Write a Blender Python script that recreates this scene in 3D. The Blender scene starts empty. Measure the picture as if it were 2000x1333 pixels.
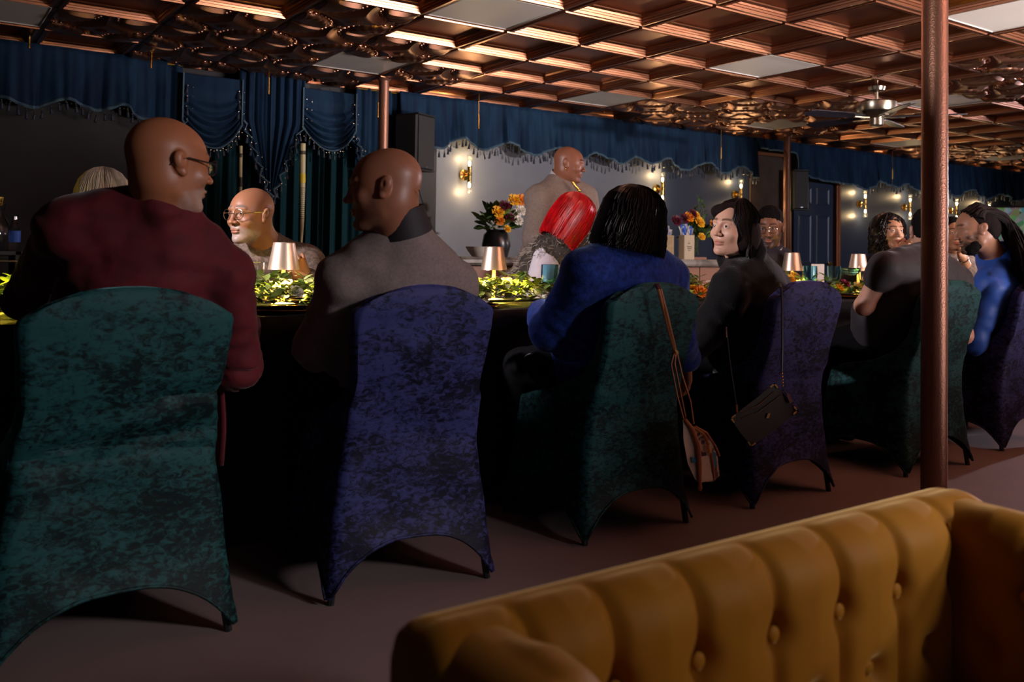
import bpy, math, random
import numpy as np
from mathutils import Vector, Matrix
random.seed(7); RNG = np.random.default_rng(7)
PI = math.pi
SC = bpy.context.scene
COL = SC.collection

# ------------------------------------------------------------------ camera
FPX, YAW, PITCH, ROLL, PY, CAMZ = 1723.64, 0.96664, 0.02889, 0.01558, 443.93, 1.0
_f = np.array([math.cos(YAW)*math.cos(PITCH), math.sin(YAW)*math.cos(PITCH), math.sin(PITCH)])
_r = np.array([math.sin(YAW), -math.cos(YAW), 0.0]); _u = np.cross(_r, _f)
_R = _r*math.cos(ROLL)+_u*math.sin(ROLL); _U = _u*math.cos(ROLL)-_r*math.sin(ROLL)
cam = bpy.data.cameras.new('camera'); camo = bpy.data.objects.new('camera', cam); COL.objects.link(camo)
M = Matrix(((_R[0], _U[0], -_f[0], 0), (_R[1], _U[1], -_f[1], 0), (_R[2], _U[2], -_f[2], CAMZ), (0, 0, 0, 1)))
camo.matrix_world = M
cam.sensor_width = 36; cam.lens = FPX/2000*36; cam.shift_y = (PY-666.5)/2000; cam.clip_start = 0.02
cam.dof.use_dof = True; cam.dof.focus_distance = 3.7; cam.dof.aperture_fstop = 4.5
SC.camera = camo

def P(u, v, d):
    """point seen at pixel (u, v) of the 2000x1333 frame, d metres in front of the camera"""
    r = _f+_R*(u-1000)/FPX-_U*(v-PY)/FPX
    return np.array([0, 0, CAMZ])+r*d
def PYp(u, v, y):
    r = _f+_R*(u-1000)/FPX-_U*(v-PY)/FPX
    return np.array([0, 0, CAMZ])+r*(y/r[1])

# ------------------------------------------------------------------ world, lights, exposure
SC.view_settings.view_transform = 'Standard'; SC.view_settings.look = 'None'
SC.view_settings.gamma = 1; SC.view_settings.exposure = 1.3; SC.view_settings.use_curve_mapping = False
w = bpy.data.worlds.new('world'); SC.world = w; w.use_nodes = True
w.node_tree.nodes['Background'].inputs[0].default_value = (0.35, 0.33, 0.42, 1)
w.node_tree.nodes['Background'].inputs[1].default_value = 0.06

def spot(name, loc, target, energy, color, deg, blend=0.5, size=0.15):
    l = bpy.data.lights.new(name, 'SPOT'); l.energy = energy; l.color = color
    l.spot_size = math.radians(deg); l.spot_blend = blend; l.shadow_soft_size = size
    o = bpy.data.objects.new(name, l); COL.objects.link(o); o.location = loc
    o.rotation_euler = (Vector(target)-Vector(loc)).to_track_quat('-Z', 'Y').to_euler(); return o
def area(name, loc, target, energy, color, sx, sy):
    l = bpy.data.lights.new(name, 'AREA'); l.energy = energy; l.color = color
    l.shape = 'RECTANGLE'; l.size = sx; l.size_y = sy
    o = bpy.data.objects.new(name, l); COL.objects.link(o); o.location = loc
    o.rotation_euler = (Vector(target)-Vector(loc)).to_track_quat('-Z', 'Y').to_euler(); return o
# photographer's off-camera strobes, plus unseen fill lights added to brighten dark areas
spot('strobe_right', (7.6, -1.2, 1.95), (5.4, 7.2, 1.7), 560, (1.0, 0.88, 0.86), 42, 0.5, 0.10)
spot('strobe_front', (2.9, -1.7, 1.9), (1.0, 2.35, 0.70), 130, (1.0, 0.92, 0.95), 34, 0.9, 0.20)
spot('strobe_left', (-0.75, 3.5, 2.05), (3.3, 3.55, 1.12), 200, (1.0, 0.88, 0.92), 47, 0.4, 0.08)
spot('sofa_fill', (2.3, -1.5, 2.25), (.95, .85, .6), 34, (1.0, 0.90, 0.82), 36, 0.9, 0.3)  # added fill light, only there to brighten the sofa
spot('strobe_far', (13.0, 3.4, 1.9), (3.0, 3.2, 1.2), 350, (1.0, 0.82, 0.92), 44, 0.6, 0.10)
spot('strobe_column', (-0.6, 1.15, 1.5), (3.1, 1.75, 1.98), 75, (1.0, 0.90, 0.85), 13, 0.5, 0.10)
spot('end_fill', (10.2, .6, 1.9), (11.0, 7.2, 1.9), 170, (.9, .88, 1.0), 52, .7, .1)  # added fill light that lifts the dark valance and door at the far end
area('ceiling_bounce', (6.0, -2.2, 0.5), (5.0, 1.0, 2.43), 62, (1.0, 0.84, 0.82), 3.0, 1.0).data.spread = math.radians(62)  # added area light out of view, brightens the ceiling and its mouldings

# ------------------------------------------------------------------ helpers
def tag(o, label=None, cat=None, group=None, kind=None):
    if label: o['label'] = label
    if cat: o['category'] = cat
    if group: o['group'] = group
    if kind: o['kind'] = kind
    return o
def thing(name, loc, label, cat, group=None, rz=0):
    o = bpy.data.objects.new(name, None); COL.objects.link(o); o.empty_display_size = .1
    o.location = loc; o.rotation_euler = (0, 0, rz)
    return tag(o, label, cat, group)
class MB:
    def __init__(s): s.v = []; s.f = []
    def add(s, vs, fs):
        n = len(s.v); s.v += [tuple(map(float, q)) for q in vs]; s.f += [tuple(n+i for i in f) for f in fs]; return s
    def box(s, c, sz, rz=0, rot=None, bev=0):
        x, y, z = [q/2 for q in sz]; vs = []
        if bev:
            b = bev; ring = [(x-b, -y), (x, -y+b), (x, y-b), (x-b, y), (-x+b, y), (-x, y-b), (-x, -y+b), (-x+b, -y)]
            ir = [(x-b, -y+b), (x-b, -y+b), (x-b, y-b), (x-b, y-b), (-x+b, y-b), (-x+b, y-b), (-x+b, -y+b), (-x+b, -y+b)]
            for zz, rr in ((-z, ir), (-z+b, ring), (z-b, ring), (z, ir)): vs += [(p[0], p[1], zz) for p in rr]
            fs = [tuple(range(7, -1, -1)), tuple(range(24, 32))]
            for k in range(3):
                for i in range(8): j = (i+1) % 8; fs.append((k*8+i, k*8+j, k*8+8+j, k*8+8+i))
        else:
            vs = [(a*x, b_*y, c_*z) for c_ in (-1, 1) for a, b_ in ((-1, -1), (1, -1), (1, 1), (-1, 1))]
            fs = [(3, 2, 1, 0), (4, 5, 6, 7), (0, 1, 5, 4), (1, 2, 6, 5), (2, 3, 7, 6), (3, 0, 4, 7)]
        R = rot if rot is not None else Matrix.Rotation(rz, 3, 'Z')
        vs = [R@Vector(p)+Vector([float(q) for q in c]) for p in vs]
        return s.add(vs, fs)
    def tube(s, pts, r, n=8, cap=True, flat=1.0):
        pts = [Vector([float(q) for q in p]) for p in pts]; m = len(pts)
        rs = list(r) if hasattr(r, '__len__') else [r]*m
        t0 = (pts[1]-pts[0]).normalized(); a = t0.orthogonal().normalized(); vs = []
        for i, p in enumerate(pts):
            t = (pts[min(i+1, m-1)]-pts[max(i-1, 0)])
            t = t.normalized() if t.length > 1e-9 else t0
            a = (a-t*a.dot(t)); a = a.normalized() if a.length > 1e-6 else t.orthogonal().normalized()
            b = t.cross(a)
            for k in range(n):
                g = 2*PI*k/n; vs.append(p+a*(math.cos(g)*rs[i])+b*(math.sin(g)*rs[i]*flat))
        fs = []
        for i in range(m-1):
            for k in range(n): j = (k+1) % n; fs.append((i*n+k, i*n+j, (i+1)*n+j, (i+1)*n+k))
        if cap: fs += [tuple(range(n-1, -1, -1)), tuple(range((m-1)*n, m*n))]
        return s.add(vs, fs)
    def lathe(s, prof, c=(0, 0, 0), n=24, R=None):
        vs = []; m = len(prof)
        for r, z in prof:
            for k in range(n):
                g = 2*PI*k/n; q = Vector((r*math.cos(g), r*math.sin(g), z))
                if R is not None: q = R@q
                vs.append(q+Vector([float(t) for t in c]))
        fs = []
        for i in range(m-1):
            for k in range(n): j = (k+1) % n; fs.append((i*n+k, i*n+j, (i+1)*n+j, (i+1)*n+k))
        if prof[0][0] > 1e-6 and prof[0][0] < 10: fs.append(tuple(range(n-1, -1, -1)))
        if prof[-1][0] > 1e-6: fs.append(tuple(range((m-1)*n, m*n)))
        return s.add(vs, fs)
    def shell(s, prof, c=(0, 0, 0), n=24):
        """open lathe, no end caps"""
        k0 = len(s.f); s.lathe(prof, c, n); s.f = [f for f in s.f if not (len(f) == n and n > 4 and len(set(f)) == n)]; return s
    def ball(s, c, r, n=10, sz=(1, 1, 1)):
        m = max(5, n//2+1); vs = []; 
        for i in range(m+1):
            a = PI*i/m
            for k in range(n):
                g = 2*PI*k/n; vs.append((c[0]+r*sz[0]*math.sin(a)*math.cos(g), c[1]+r*sz[1]*math.sin(a)*math.sin(g), c[2]-r*sz[2]*math.cos(a)))
        fs = []
        for i in range(m):
            for k in range(n): j = (k+1) % n; fs.append((i*n+k, i*n+j, (i+1)*n+j, (i+1)*n+k))
        return s.add(vs, fs)
    def grid(s, fn, nu, nv):
        vs = [fn(i/nu, j/nv) for i in range(nu+1) for j in range(nv+1)]
        fs = [(i*(nv+1)+j, (i+1)*(nv+1)+j, (i+1)*(nv+1)+j+1, i*(nv+1)+j+1) for i in range(nu) for j in range(nv)]
        return s.add(vs, fs)
def mesh_of(name, mb, mat, smooth=True):
    me = bpy.data.meshes.new(name); me.from_pydata(mb.v, [], mb.f); me.update()
    if mat: me.materials.append(mat)
    if smooth:
        me.polygons.foreach_set('use_smooth', [True]*len(me.polygons))
        try: me.set_sharp_from_angle(angle=math.radians(38))
        except Exception: pass
    return me
def obj(name, mb, mat, parent=None, world=False, smooth=True, loc=None):
    """links mb as ONE object; world=True: the vertices are world coordinates, made relative to the parent's base"""
    if world and parent is not None:
        L = parent.matrix_basis.inverted()
        mb.v = [tuple(L@Vector(q)) for q in mb.v]
    o = bpy.data.objects.new(name, mesh_of(name, mb, mat, smooth)); COL.objects.link(o)
    if parent is not None: o.parent = parent
    if loc is not None: o.location = loc
    return o
def copy_tree(o, parent=None):
    c = o.copy(); COL.objects.link(c)
    if parent is not None: c.parent = parent
    for ch in list(o.children): copy_tree(ch, c)
    return c
def noise3(X, Y, Z, seed=0, oct=3):
    """cheap smooth numpy noise, about -1..1"""
    rs = np.random.default_rng(seed); out = 0; a = 1.0; fr = 1.0; tot = 0
    for o_ in range(oct):
        for k in range(3):
            v = rs.normal(size=3); v /= np.linalg.norm(v); ph = rs.uniform(0, 6.28, 2)
            w_ = rs.normal(size=3)*.7
            out = out+a*np.sin(fr*(v[0]*X+v[1]*Y+v[2]*Z)*6.28+ph[0]+1.3*np.sin(fr*(w_[0]*X+w_[1]*Y+w_[2]*Z)*5+ph[1]))
            tot += a
        a *= .55; fr *= 2.1
    return out/tot*1.6

# ------------------------------------------------------------------ materials
def mat(name, col, rough=.5, metal=0., sheen=0., spec=.5, emit=None, es=0, trans=0, noise=None, bump=None, coat=0, sss=0, alpha=1, attr=None, ior=1.45, sheen_tint=None, rnoise=None, stretch=(1, 1, 1)):
    """noise=(colour2, scale, lo, hi), bump=(scale, strength, distance)"""
    m = bpy.data.materials.new(name); m.use_nodes = True; nt = m.node_tree; N = nt.nodes; L = nt.links
    b = N['Principled BSDF']; I = b.inputs
    I['Base Color'].default_value = (*col, 1); I['Roughness'].default_value = rough; I['Metallic'].default_value = metal
    I['Specular IOR Level'].default_value = spec; I['IOR'].default_value = ior
    if sheen:
        I['Sheen Weight'].default_value = sheen; I['Sheen Roughness'].default_value = .35
        I['Sheen Tint'].default_value = (*(sheen_tint or (1, 1, 1)), 1)
    if coat: I['Coat Weight'].default_value = coat
    if trans: I['Transmission Weight'].default_value = trans
    if alpha < 1: I['Alpha'].default_value = alpha
    if sss: I['Subsurface Weight'].default_value = sss; I['Subsurface Radius'].default_value = (.012, .005, .003); I['Subsurface Scale'].default_value = 1.0
    if emit: I['Emission Color'].default_value = (*emit, 1); I['Emission Strength'].default_value = es
    tc = N.new('ShaderNodeTexCoord'); mp = N.new('ShaderNodeMapping'); mp.inputs['Scale'].default_value = stretch
    L.new(tc.outputs['Object'], mp.inputs[0])
    src = None
    if attr:
        a = N.new('ShaderNodeAttribute'); a.attribute_name = attr; src = a.outputs['Color']; L.new(src, I['Base Color'])
    if noise:
        c2, sc, lo, hi = noise
        n = N.new('ShaderNodeTexNoise'); n.inputs['Scale'].default_value = sc; n.inputs['Detail'].default_value = 5; n.inputs['Distortion'].default_value = .6
        L.new(mp.outputs[0], n.inputs['Vector'])
        r = N.new('ShaderNodeValToRGB'); r.color_ramp.elements[0].position = lo; r.color_ramp.elements[1].position = hi
        L.new(n.outputs[0], r.inputs[0])
        mx = N.new('ShaderNodeMix'); mx.data_type = 'RGBA'; mx.inputs[6].default_value = (*col, 1); mx.inputs[7].default_value = (*c2, 1)
        L.new(r.outputs[0], mx.inputs[0])
        if src is not None:
            mx.inputs[6].default_value = (1, 1, 1, 1); mm = N.new('ShaderNodeMix'); mm.data_type = 'RGBA'; mm.blend_type = 'MULTIPLY'; mm.inputs[0].default_value = 1
            L.new(src, mm.inputs[6]); L.new(mx.outputs[2], mm.inputs[7]); L.new(mm.outputs[2], I['Base Color'])
        else: L.new(mx.outputs[2], I['Base Color'])
    if rnoise:
        n = N.new('ShaderNodeTexNoise'); n.inputs['Scale'].default_value = rnoise[0]; n.inputs['Detail'].default_value = 4
        L.new(mp.outputs[0], n.inputs['Vector']); mr = N.new('ShaderNodeMapRange'); mr.inputs[3].default_value = rnoise[1]; mr.inputs[4].default_value = rnoise[2]
        L.new(n.outputs[0], mr.inputs[0]); L.new(mr.outputs[0], I['Roughness'])
    if bump:
        n = N.new('ShaderNodeTexNoise'); n.inputs['Scale'].default_value = bump[0]; n.inputs['Detail'].default_value = 4
        L.new(mp.outputs[0], n.inputs['Vector']); bp = N.new('ShaderNodeBump'); bp.inputs['Strength'].default_value = bump[1]; bp.inputs['Distance'].default_value = bump[2]
        L.new(n.outputs[0], bp.inputs['Height']); L.new(bp.outputs[0], I['Normal'])
    return m
def velvet(name, dark, light, scale=26, sh=.6, tint=(1, 1, 1), grad=.16):
    """crushed stretch velvet: pile lying in two directions, more crushed towards the floor"""
    m = bpy.data.materials.new(name); m.use_nodes = True; nt = m.node_tree; N = nt.nodes; L = nt.links; I = N['Principled BSDF'].inputs
    tc = N.new('ShaderNodeTexCoord'); mp = N.new('ShaderNodeMapping'); mp.inputs['Scale'].default_value = (1, 1, 1.7); L.new(tc.outputs['Object'], mp.inputs[0])
    n = N.new('ShaderNodeTexNoise'); n.inputs['Scale'].default_value = scale; n.inputs['Detail'].default_value = 8; n.inputs['Roughness'].default_value = .68; n.inputs['Distortion'].default_value = .7
    L.new(mp.outputs[0], n.inputs['Vector'])
    n2 = N.new('ShaderNodeTexNoise'); n2.inputs['Scale'].default_value = scale*.16; n2.inputs['Detail'].default_value = 3; L.new(mp.outputs[0], n2.inputs['Vector'])
    ad = N.new('ShaderNodeMath'); ad.operation = 'MULTIPLY_ADD'; ad.inputs[1].default_value = .55; L.new(n2.outputs[0], ad.inputs[0]); L.new(n.outputs[0], ad.inputs[2])
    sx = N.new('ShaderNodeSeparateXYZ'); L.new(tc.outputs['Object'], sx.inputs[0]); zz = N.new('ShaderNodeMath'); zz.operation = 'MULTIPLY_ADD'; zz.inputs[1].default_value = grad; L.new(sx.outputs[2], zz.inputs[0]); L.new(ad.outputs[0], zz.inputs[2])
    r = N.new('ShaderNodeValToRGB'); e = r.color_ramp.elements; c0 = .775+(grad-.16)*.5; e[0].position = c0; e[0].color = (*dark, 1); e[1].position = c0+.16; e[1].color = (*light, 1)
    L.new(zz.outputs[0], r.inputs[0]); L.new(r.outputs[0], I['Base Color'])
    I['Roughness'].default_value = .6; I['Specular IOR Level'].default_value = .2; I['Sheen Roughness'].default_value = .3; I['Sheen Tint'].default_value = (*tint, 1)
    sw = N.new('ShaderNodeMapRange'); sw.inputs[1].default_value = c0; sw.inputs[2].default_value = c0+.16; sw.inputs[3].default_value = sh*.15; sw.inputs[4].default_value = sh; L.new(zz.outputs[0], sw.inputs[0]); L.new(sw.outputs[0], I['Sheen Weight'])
    bp = N.new('ShaderNodeBump'); bp.inputs['Strength'].default_value = .25; bp.inputs['Distance'].default_value = .006
    L.new(n.outputs[0], bp.inputs['Height']); L.new(bp.outputs[0], I['Normal']); return m
M_COP = mat('copper_tile', (.46, .20, .11), .30, 1.)
M_COPD = mat('copper_ornate', (.50, .25, .16), .34, 1.)
M_GRID = mat('copper_grid', (.30, .13, .07), .4, 1.)
M_PANEL = mat('white_light_panel', (.55, .52, .48), .45)
M_POLE = mat('hammered_copper_paint', (.31, .15, .10), .38, .65, bump=(160, .35, .004), spec=.6)
M_FLOOR = mat('floor', (.20, .145, .14), .62, noise=((.17, .12, .118), 2.0, .3, .7), bump=(60, .05, .002))
M_WALLG = mat('wall_grey_paint', (.135, .15, .185), .42, noise=((.11, .12, .15), 3, .3, .7), spec=.5, bump=(25, .06, .01))
M_WALLN = mat('wall_navy_paint', (.022, .032, .06), .38, spec=.55, bump=(30, .06, .01))
M_WALLB = mat('wall_black_paint', (.013, .012, .016), .6)
M_WOODB = mat('alcove_brown_panel', (.075, .05, .038), .4, spec=.5, noise=((.05, .033, .026), 6, .3, .7))
M_TRIM = mat('copper_trim', (.38, .17, .09), .4, .8)
M_DOOR = mat('navy_door', (.02, .032, .062), .42)
M_VAL = mat('valance_navy_velvet', (.009, .032, .070), .75, sheen=.3, sheen_tint=(.3, .6, 1), noise=((.005, .016, .042), 9, .35, .65), stretch=(1, 1, .25), spec=.15)
M_TEAL = mat('teal_curtain', (.004, .032, .042), .75, sheen=.3, sheen_tint=(.3, .9, 1), spec=.15)
M_TRB = mat('trim_braid', (.055, .105, .15), .6, bump=(120, .4, .004))
M_TAS = mat('tassel', (.02, .028, .05), .6)
M_BEAD = mat('tassel_bead', (.5, .45, .35), .15, .9)
M_SPK = mat('speaker_black', (.02, .02, .022), .55, bump=(300, .3, .002))
M_SPKG = mat('speaker_grille', (.03, .03, .033), .6, .2, bump=(500, .6, .003))
M_SILV = mat('silver_metal', (.7, .7, .72), .25, 1.)
M_BRASS = mat('brass', (.75, .47, .13), .2, 1.)
M_NICK = mat('brushed_nickel', (.42, .38, .30), .28, 1.)
M_BLADE = mat('fan_blade', (.02, .02, .03), .35)
M_BULB = mat('bulb', (1, .8, .5), .3, emit=(1.0, .74, .38), es=10)
M_TUBE = mat('sconce_glass', (.03, .03, .03), .03, alpha=.10, spec=.5)
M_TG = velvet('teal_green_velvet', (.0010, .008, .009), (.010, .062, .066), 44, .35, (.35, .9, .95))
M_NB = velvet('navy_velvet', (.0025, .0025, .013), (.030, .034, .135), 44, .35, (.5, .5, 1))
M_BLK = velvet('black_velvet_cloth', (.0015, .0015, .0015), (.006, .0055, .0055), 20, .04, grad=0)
M_GOLDV = mat('mustard_velvet', (.39, .168, .014), .6, sheen=.7, sheen_tint=(1, .72, .3), noise=((.33, .130, .010), 7, .3, .7), spec=.2, bump=(9, .1, .01))
M_PINKW = mat('counter_front', (.34, .17, .115), .55)
M_MARB = mat('grey_marble', (.36, .33, .29), .25, noise=((.16, .145, .13), 5, .38, .62))
M_BLACK = mat('black_satin', (.008, .008, .009), .4)

# ------------------------------------------------------------------ room shell
HC = 2.429; T = 0.61; OX, OY = 3.1565, 4.668; WY = 7.2
fl = obj('floor', MB().box((6, 2.6, -.05), (18, 9.6, .1)), M_FLOOR, smooth=False); tag(fl, kind='structure')
wl = obj('wall_left', MB().box((-2.95, 2.6, 1.3), (.1, 9.6, 2.6)), M_WALLB, smooth=False); tag(wl, kind='structure')
wb = obj('wall_back', MB().box((.6, WY+.05, 1.3), (7.0, .1, 2.6)), M_WALLB, smooth=False); tag(wb, kind='structure')
wb = obj('wall_back_grey', MB().box((5.55, WY+.05, 1.3), (2.9, .1, 2.6)), M_WALLG, smooth=False); tag(wb, kind='structure')
wb = obj('wall_back_navy', MB().box((11.05, WY+.05, 1.3), (8.1, .1, 2.6)), M_WALLN, smooth=False); tag(wb, kind='structure')
we = obj('wall_right', MB().box((15.05, 2.6, 1.3), (.1, 9.6, 2.6)), M_WALLN, smooth=False); tag(we, kind='structure')

# ceiling: slab, inverted-T grid and one object per tile
ceil = obj('ceiling', MB().box((6, 2.6, HC+.13), (18, 9.6, .06)), M_BLACK, smooth=False); tag(ceil, kind='structure')
g = MB()
for i in range(-10, 21):
    x = OX+T*i
    if -2.9 < x < 15: g.box((x, 2.6, HC+.004), (.026, 9.5, .012))
for j in range(-11, 5):
    y = OY+T*j
    if -2.1 < y < 7.19: g.box((6, y, HC+.004), (17.8, .026, .012))
gr = obj('ceiling_grid', g, M_GRID, ceil, smooth=False); tag(gr, 'copper coloured grid bars between the ceiling tiles', kind='stuff')
def ring_mesh(loops, mt):
    """square coffer from concentric (half width, height) loops"""
    b = MB(); vs = []; fs = []
    for h, z in loops: vs += [(-h, -h, z), (h, -h, z), (h, h, z), (-h, h, z)]
    for k in range(len(loops)-1):
        for q in range(4): r_ = (q+1) % 4; fs.append((k*4+r_, k*4+q, k*4+4+q, k*4+4+r_))
    k = (len(loops)-1)*4; fs.append((k+3, k+2, k+1, k))
    b.add(vs, fs); return mesh_of('ceiling_tile', b, mt, smooth=False)
H = T/2-.013
ME_COF = ring_mesh([(H, .0), (H-.003, -.010), (H-.022, -.012), (H-.026, .002), (H-.034, .003), (H-.037, .014), (H-.045, .015), (H-.049, .026), (H-.062, .036), (H-.066, .042)], M_COP)
ME_PAN = ring_mesh([(H, .0), (H-.008, -.003), (H-.012, .002)], M_PANEL)
def orn(x, y):
    """relief of the ornate tile: four scalloped corner fans round a curved star"""
    ax, ay = abs(x)/H, abs(y)/H
    cx, cy = 1-ax, 1-ay                       # distance from the nearest corner
    r = math.hypot(cx, cy); th = math.atan2(cy, cx)
    z = .012
    if r < .78:
        rib = abs(math.sin(th*11))
        z = -.004-.022*math.sin(PI*min(1, r/.95))-.013*rib*(r/.8)**1.5
        if r > .70: z += .022*(r-.70)/.08
    else:
        z = .036-.066*min(1, max(0, (r-.82))/.28)**1.2
    d = math.hypot(ax, ay)
    if d < .10: z -= .012
    if max(ax, ay) > .965: z = -.004
    return z
b = MB(); b.grid(lambda u, v: ((1-2*u)*H, (2*v-1)*H, orn((1-2*u)*H, (2*v-1)*H)), 44, 44)
for cx_, cy_ in ((-1, -1), (1, -1), (1, 1), (-1, 1)):
    for k in range(9):
        a = (k+.5)/9*PI/2; rr = .83*H
        bx, by = cx_*(H-rr*math.cos(a)), cy_*(H-rr*math.sin(a))
        b.ball((bx, by, -.004), .0095, 6)
ME_ORN = mesh_of('ceiling_tile_ornate', b, M_COPD); ME_ORN.polygons.foreach_set('use_smooth', [True]*len(ME_ORN.polygons))
base_orn = {(-4, 2), (-3, 1), (-3, 2), (-3, 3), (-2, 0), (-2, 1), (-2, 2), (-2, 3), (-1, 1), (-1, 3), (0, 2)}
ORN = set(base_orn) | {(i+8, j) for i, j in base_orn} | {(i+16, j) for i, j in base_orn} | {(5, -3), (6, -2), (6, -3), (7, -3), (7, -2), (6, -4), (7, -4), (8, -3)} | {(15, 1), (14, -1), (13, 0)}
cands = []
for i in range(-9, 19):
    for j in range(-10, 4):
        X, Y = OX+T*(i+.5), OY+T*(j+.5)
        kx = -int(math.floor(0)) 
        panel = ((i-3) % 4 == 0) and ((j+1) % 3 == 0)
        q = np.array([X, Y, HC])-np.array([0, 0, 1.0]); d = q@_f
        vis = 0
        if d > .4:
            u = 1000+FPX*(q@_R)/d; v = PY-FPX*(q@_U)/d; vis = (-150 < u < 2150 and v > -160)
        cands.append((0 if vis else 1, math.hypot(X, Y), X, Y, 'p' if panel else ('o' if (i, j) in ORN else 'c')))
cands.sort()
rest = MB()
for n_, (vis, _, X, Y, kd) in enumerate(cands):
    if n_ < 300:
        o = bpy.data.objects.new('ceiling_tile' if kd != 'p' else 'light_panel', {'p': ME_PAN, 'o': ME_ORN, 'c': ME_COF}[kd])
        COL.objects.link(o); o.parent = ceil; o.location = (X, Y, HC)
        if kd == 'o': tag(o, 'ornate tile with fans and beading')
        if kd == 'p': tag(o, 'smooth white light panel')
    else:
        mm = ME_PAN if kd == 'p' else ME_COF
        rest.add([(v.co.x+X, v.co.y+Y, v.co.z+HC) for v in mm.vertices], [tuple(p.vertices) for p in mm.polygons])
ro = obj('ceiling_tiles_behind', rest, M_COP, ceil, smooth=False); tag(ro, kind='stuff')
# border tiles towards the drapery
Yb0 = OY+T*4
for i in range(-9, 19):
    b = MB(); x0, x1, y0, y1 = OX+T*i+.013, OX+T*(i+1)-.013, Yb0+.013, WY-.01
    b.box(((x0+x1)/2, (y0+y1)/2, HC+.01), (x1-x0, y1-y0, .02)); b.box(((x0+x1)/2, y0+.03, HC-.006), (x1-x0-.03, .03, .016))
    obj('border_tile', b, M_COP, ceil, smooth=False)

# structural pipe columns
def column(x, y, r, label, conduit=False):
    t = thing('column', (x, y, 0), label, 'column', None)
    b = MB(); b.tube([(0, 0, 0), (0, 0, HC)], r, 32); obj('pole', b, M_POLE, t)
    b = MB(); b.lathe([(r+.03, 0), (r+.03, .012), (r+.004, .03), (r+.001, .03)], n=32); obj('base_flange', b, M_POLE, t)
    b = MB(); b.lathe([(r+.001, HC-.03), (r+.012, HC-.02), (r+.02, HC-.001)], n=32); obj('top_collar', b, M_POLE, t)
    if conduit:
        b = MB(); b.tube([(-r-.02, -.03, 0), (-r-.02, -.03, HC-.25), (-r-.02, -.0, HC-.2)], .012, 8); obj('conduit', b, M_TRIM, t)
    return t
pb = P(1825, 500, 3.17)
column(float(pb[0]), float(pb[1]), .0445, 'large hammered copper column nearest the sofa, in the right foreground')
column(3.236, 6.58, .042, 'slim copper column between the swagged drapery and the black loudspeaker')
column(8.42, 6.60, .040, 'far copper column with a thin conduit beside the navy door', True)

# alcove panelling, door, trims
b = MB(); b.box((8.78, WY-.016, 1.12), (.62, .02, 2.24)); o = obj('alcove_panel', b, M_WOODB, smooth=False); tag(o, 'dark brown glossy wall panel under a copper rail left of the far column', 'wall panel')
b = MB(); b.box((8.76, WY-.04, 2.265), (.78, .10, .035), bev=.008); o = obj('copper_rail', b, M_TRIM, smooth=False); tag(o, 'horizontal copper rail above the brown wall panel', 'rail')
door = thing('door', (9.66, WY-.03, 0), 'navy blue six-panel door behind the far loudspeaker', 'door'); door.name = 'door_1'; tag(door, kind='structure')
DW, DH = .80, 2.0
b = MB(); b.box((0, 0, DH/2), (DW, .04, DH)); slab = obj('door_slab', b, M_DOOR, door, smooth=False)
for sx in (-1, 1):
    for z0, z1 in ((.15, .78), (.92, 1.55), (1.68, 1.90)):
        cx, hw = sx*.185, .135
        b = MB(); yv = -.021
        lo = [(hw, 0), (hw-.012, -.008), (hw-.025, -.002), (hw-.045, .004)]
        vs = []; fs = []; zc, hh = (z0+z1)/2, (z1-z0)/2
        for k, (h_, dy) in enumerate(lo):
            dd = hw-h_; vs += [(cx-h_, yv+dy, zc-hh+dd), (cx+h_, yv+dy, zc-hh+dd), (cx+h_, yv+dy, zc+hh-dd), (cx-h_, yv+dy, zc+hh-dd)]
        for k in range(3):
            for q in range(4): r_ = (q+1) % 4; fs.append((k*4+q, k*4+r_, k*4+4+r_, k*4+4+q))
        fs.append((12, 13, 14, 15)); b.add(vs, fs); obj('door_panel', b, M_DOOR, slab, smooth=False)
b = MB(); b.tube([(.33, -.02, .92), (.33, -.06, .92)], .012, 10); b.tube([(.335, -.065, .92), (.25, -.07, .92)], .009, 8); b.lathe([(.03, 0), (.03, .01), (.02, .015)], (.33, -.02, .92), 16, Matrix.Rotation(PI/2, 3, 'X')); obj('door_handle', b, M_BRASS, door)
for k, (x, w_) in enumerate(((9.17, .08), (10.18, .09))):
    b = MB(); b.box((x, WY-.03, .99), (w_, .07, 1.98), bev=.01); b.box((x, WY-.07, .99), (w_*.4, .02, 1.98), bev=.005)
    o = obj('trim_%d' % (k+1), b, M_TRIM, smooth=False); tag(o, kind='structure')

# ------------------------------------------------------------------ drapery
def keyz(keys, x):
    if x <= keys[0][0]: return keys[0][1]
    for (a, za), (b_, zb) in zip(keys, keys[1:]):
        if x <= b_:
            t = (x-a)/(b_-a); t = .5-.5*math.cos(PI*t); return za+(zb-za)*t
    return keys[-1][1]
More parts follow.
